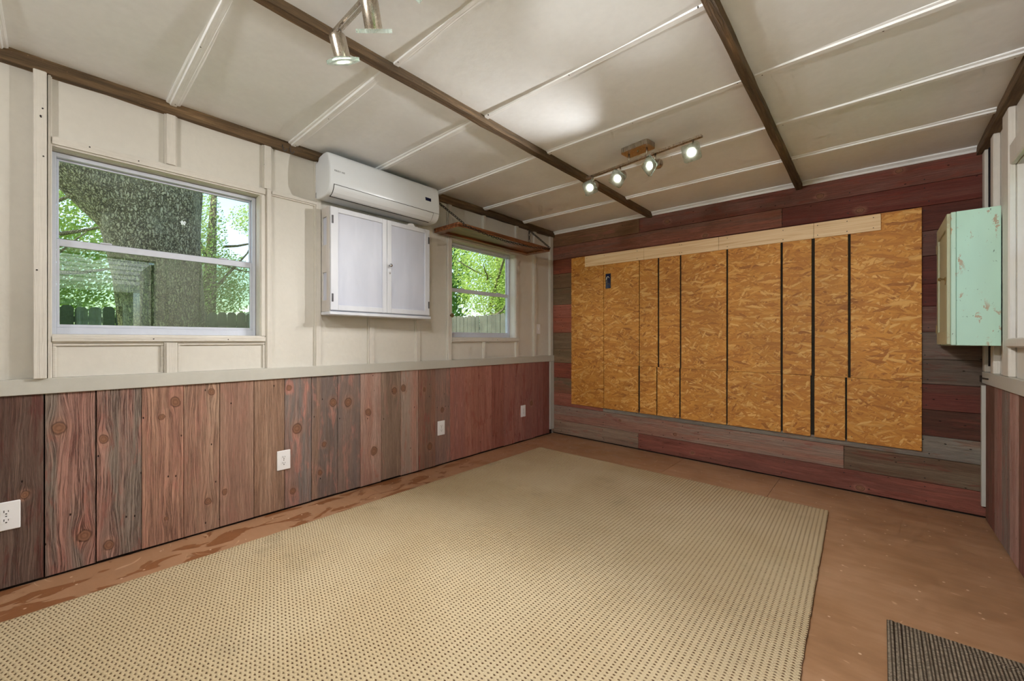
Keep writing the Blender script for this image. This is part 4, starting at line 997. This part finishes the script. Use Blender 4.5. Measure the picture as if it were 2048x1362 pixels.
tree('bright green leafy tree behind the fence, left of the oak trunk', (-9.5, -.6, -.28), [((-9.5, -.6, -.3), .25), ((-9.5, -.5, 3), .2), ((-9.4, -.4, 5), .12)],
     [bough((-9.4, -.5, 3.2), (-8.4, .9, 3.5), .06), bough((-9.4, -.5, 2.5), (-8.2, .95, 2.6), .06), bough((-9.4, -.5, 3.6), (-8.3, .7, 4.3), .05), bough((-9.3, -.5, 2.2), (-8.3, .4, 3.2), .04)],
     [((-10.2, -.6, 3.9), (1.4, 2.0, 2.5)), ((-10.8, -.2, 2.4), (1.0, 1.7, 1.6))], 30000, .048, 'leaf')
tree('pale green tree behind the fence, right of the oak trunk', (-10.0, 2.6, -.28), [((-10, 2.6, -.3), .2), ((-10, 2.7, 2.5), .15), ((-10, 2.8, 5), .06)],
     [bough((-10, 2.7, 2.4), (-9.6, 3.6, 3.8), .05), bough((-10, 2.7, 3.0), (-9.7, 2.3, 4.5), .05), bough((-9.9, 3.0, 3.6), (-9.5, 4.3, 4.2), .035), bough((-9.9, 2.8, 3.2), (-9.6, 3.9, 3.0), .03)],
     [((-10.3, 2.45, 3.2), (.9, .75, 2.3)), ((-10.2, 3.2, 2.6), (.7, .5, 1.0)), ((-10.2, 4.0, 4.5), (.7, .9, .5)), ((-10.2, 4.3, 3.3), (.6, .6, .35))], 18000, .038, 'leaf2')
tree('broad green tree filling the small far window', (-6.6, 10.2, -.28), [((-6.6, 10.2, -.3), .22), ((-6.5, 10.0, 2.4), .17), ((-6.3, 9.8, 5), .08)],
     [bough((-6.5, 9.6, 2.2), (-4.6, 8.3, 3.7), .07, -.1), bough((-6.5, 9.6, 2.0), (-4.4, 8.0, 2.1), .06, .15), bough((-6.6, 9.6, 3.0), (-5.4, 8.2, 3.3), .05), bough((-6.4, 9.7, 3.2), (-6.6, 8.2, 3.6), .05)],
     [((-6.0, 10.2, 4.0), (2.6, 1.6, 2.4)), ((-5.6, 9.4, 2.6), (2.2, .9, 1.2))], 42000, .042, 'leaf')
tree('tall dark green tree standing far behind the fence corner', (-12.0, 11.4, -.28), [((-12, 11.4, -.3), .3), ((-12, 11.4, 4), .2), ((-12, 11.4, 6), .1)], [],
     [((-12, 11.4, 4.0), (2.2, 1.4, 3.2))], 6000, .14, 'leaf3')
tree('low leafy tree beyond the open door', (7.4, -1.6, -.28), [((7.4, -1.6, -.3), .14), ((7.4, -1.5, 2.6), .1), ((7.4, -1.4, 4), .05)], [],
     [((7.2, .3, 3.3), (.8, 1.6, .75)), ((7.3, -1.2, 3.6), (1.2, 1.4, 1.3))], 2600, .09, 'leaf3')
# board fence
fe = thing('board_fence', 'weathered grey-brown board fence outside the windows', 'fence', (-6.0, 2.0, -.28), settle=False)
def fboard_me():
    bm = bmesh.new(); w_, h = .07, 1.93; prism(bm, [(-w_, 0), (w_, 0), (w_, h-.04), (w_-.03, h), (-w_+.03, h), (-w_, h-.04)], lambda p, q, s: (s, p, q), -.009, .009)
    bmesh.ops.recalc_face_normals(bm, faces=bm.faces); me = bpy.data.meshes.new('fence_board'); bm.to_mesh(me); bm.free(); me.materials.append(M['fence']); return me
fbm = fboard_me()
def fput(x, y, rz, up=0.0):
    o = bpy.data.objects.new('fence_board', fbm); C.objects.link(o); o.parent = fe
    o.location = Vector((x, y, -.28 + up + random.uniform(-.025, .01))) - fe.location; o.rotation_euler = (0, random.uniform(-.006, .006), rz + random.uniform(-.01, .01))
y = -3.0
while y < 7.3: fput(-6.0, y, 0); y += .148 + random.uniform(-.002, .004)
x = -5.85
while x < .5: fput(x, 7.35, PI/2, .14); x += .148 + random.uniform(-.002, .004)
for z in (.05, .75, 1.4):
    obj('fence_rail', B(-6.05, -6.011, -3, 7.3, z, z+.085), M['fence'], fe, settle=False); obj('fence_rail', B(-6, .5, 7.361, 7.40, z, z+.085), M['fence'], fe, settle=False)
# house beyond the open door (seen mirrored in the large window) and the neighbour's white roof
ho = thing('neighbour_house', 'pale house with shingled roof mirrored in the lower pane of the large window', 'house', (11, .8, -.28), settle=False)
bm = bmesh.new(); box(bm, 9.5, 16, -5.5, 1.2, -.28, 2.45); obj('house_wall', bm, M['siding'], ho, settle=False)
for k in range(9):
    z = -.1 + k*.28
    obj('siding_board', B(9.47, 9.4995, -5.5, 1.2, z, z+.26), M['siding'], ho, settle=False)
nc = 14
for k in range(nc):
    a, b_ = k/nc, (k+1)/nc; xa, xb = 9.0 + 3.4*a, 9.0 + 3.4*b_ + .04; za, zb = 2.30 + 1.9*a, 2.30 + 1.9*b_
    bm = bmesh.new(); prism(bm, [(xa, za), (xa, za+.035), (xb, zb+.018), (xb, zb)], lambda p, q, s: (p, s, q), -5.8, 1.56); obj('shingle_course', bm, M['shingle'], ho, settle=False)
obj('fascia', B(8.97, 8.999, -5.8, 1.56, 2.16, 2.32), M['trimw'], ho, settle=False)
for y0, y1 in ((.72, 1.02), (-.05, .32), (-2.4, -1.2)):
    f = obj('house_window', B(9.43, 9.4695, y0-.07, y1+.07, .75, 1.95), M['trimw'], ho, settle=False); obj('house_pane', B(9.41, 9.4295, y0, y1, .82, 1.88), M['darkglass'], f, settle=False)
nb = thing('white_roofed_building', 'low building with white roof just visible over the fence', 'building', (-15, 5.6, -.28), settle=False)
obj('building_wall', B(-17, -13.6, 4.5, 9.5, -.28, 2.0), M['siding'], nb, settle=False)
bm = bmesh.new(); prism(bm, [(4.2, 1.98), (7.0, 3.3), (9.8, 1.98)], lambda p, q, s: (s, p, q), -17.3, -13.3); obj('building_roof', bm, M['trimw'], nb, settle=False)
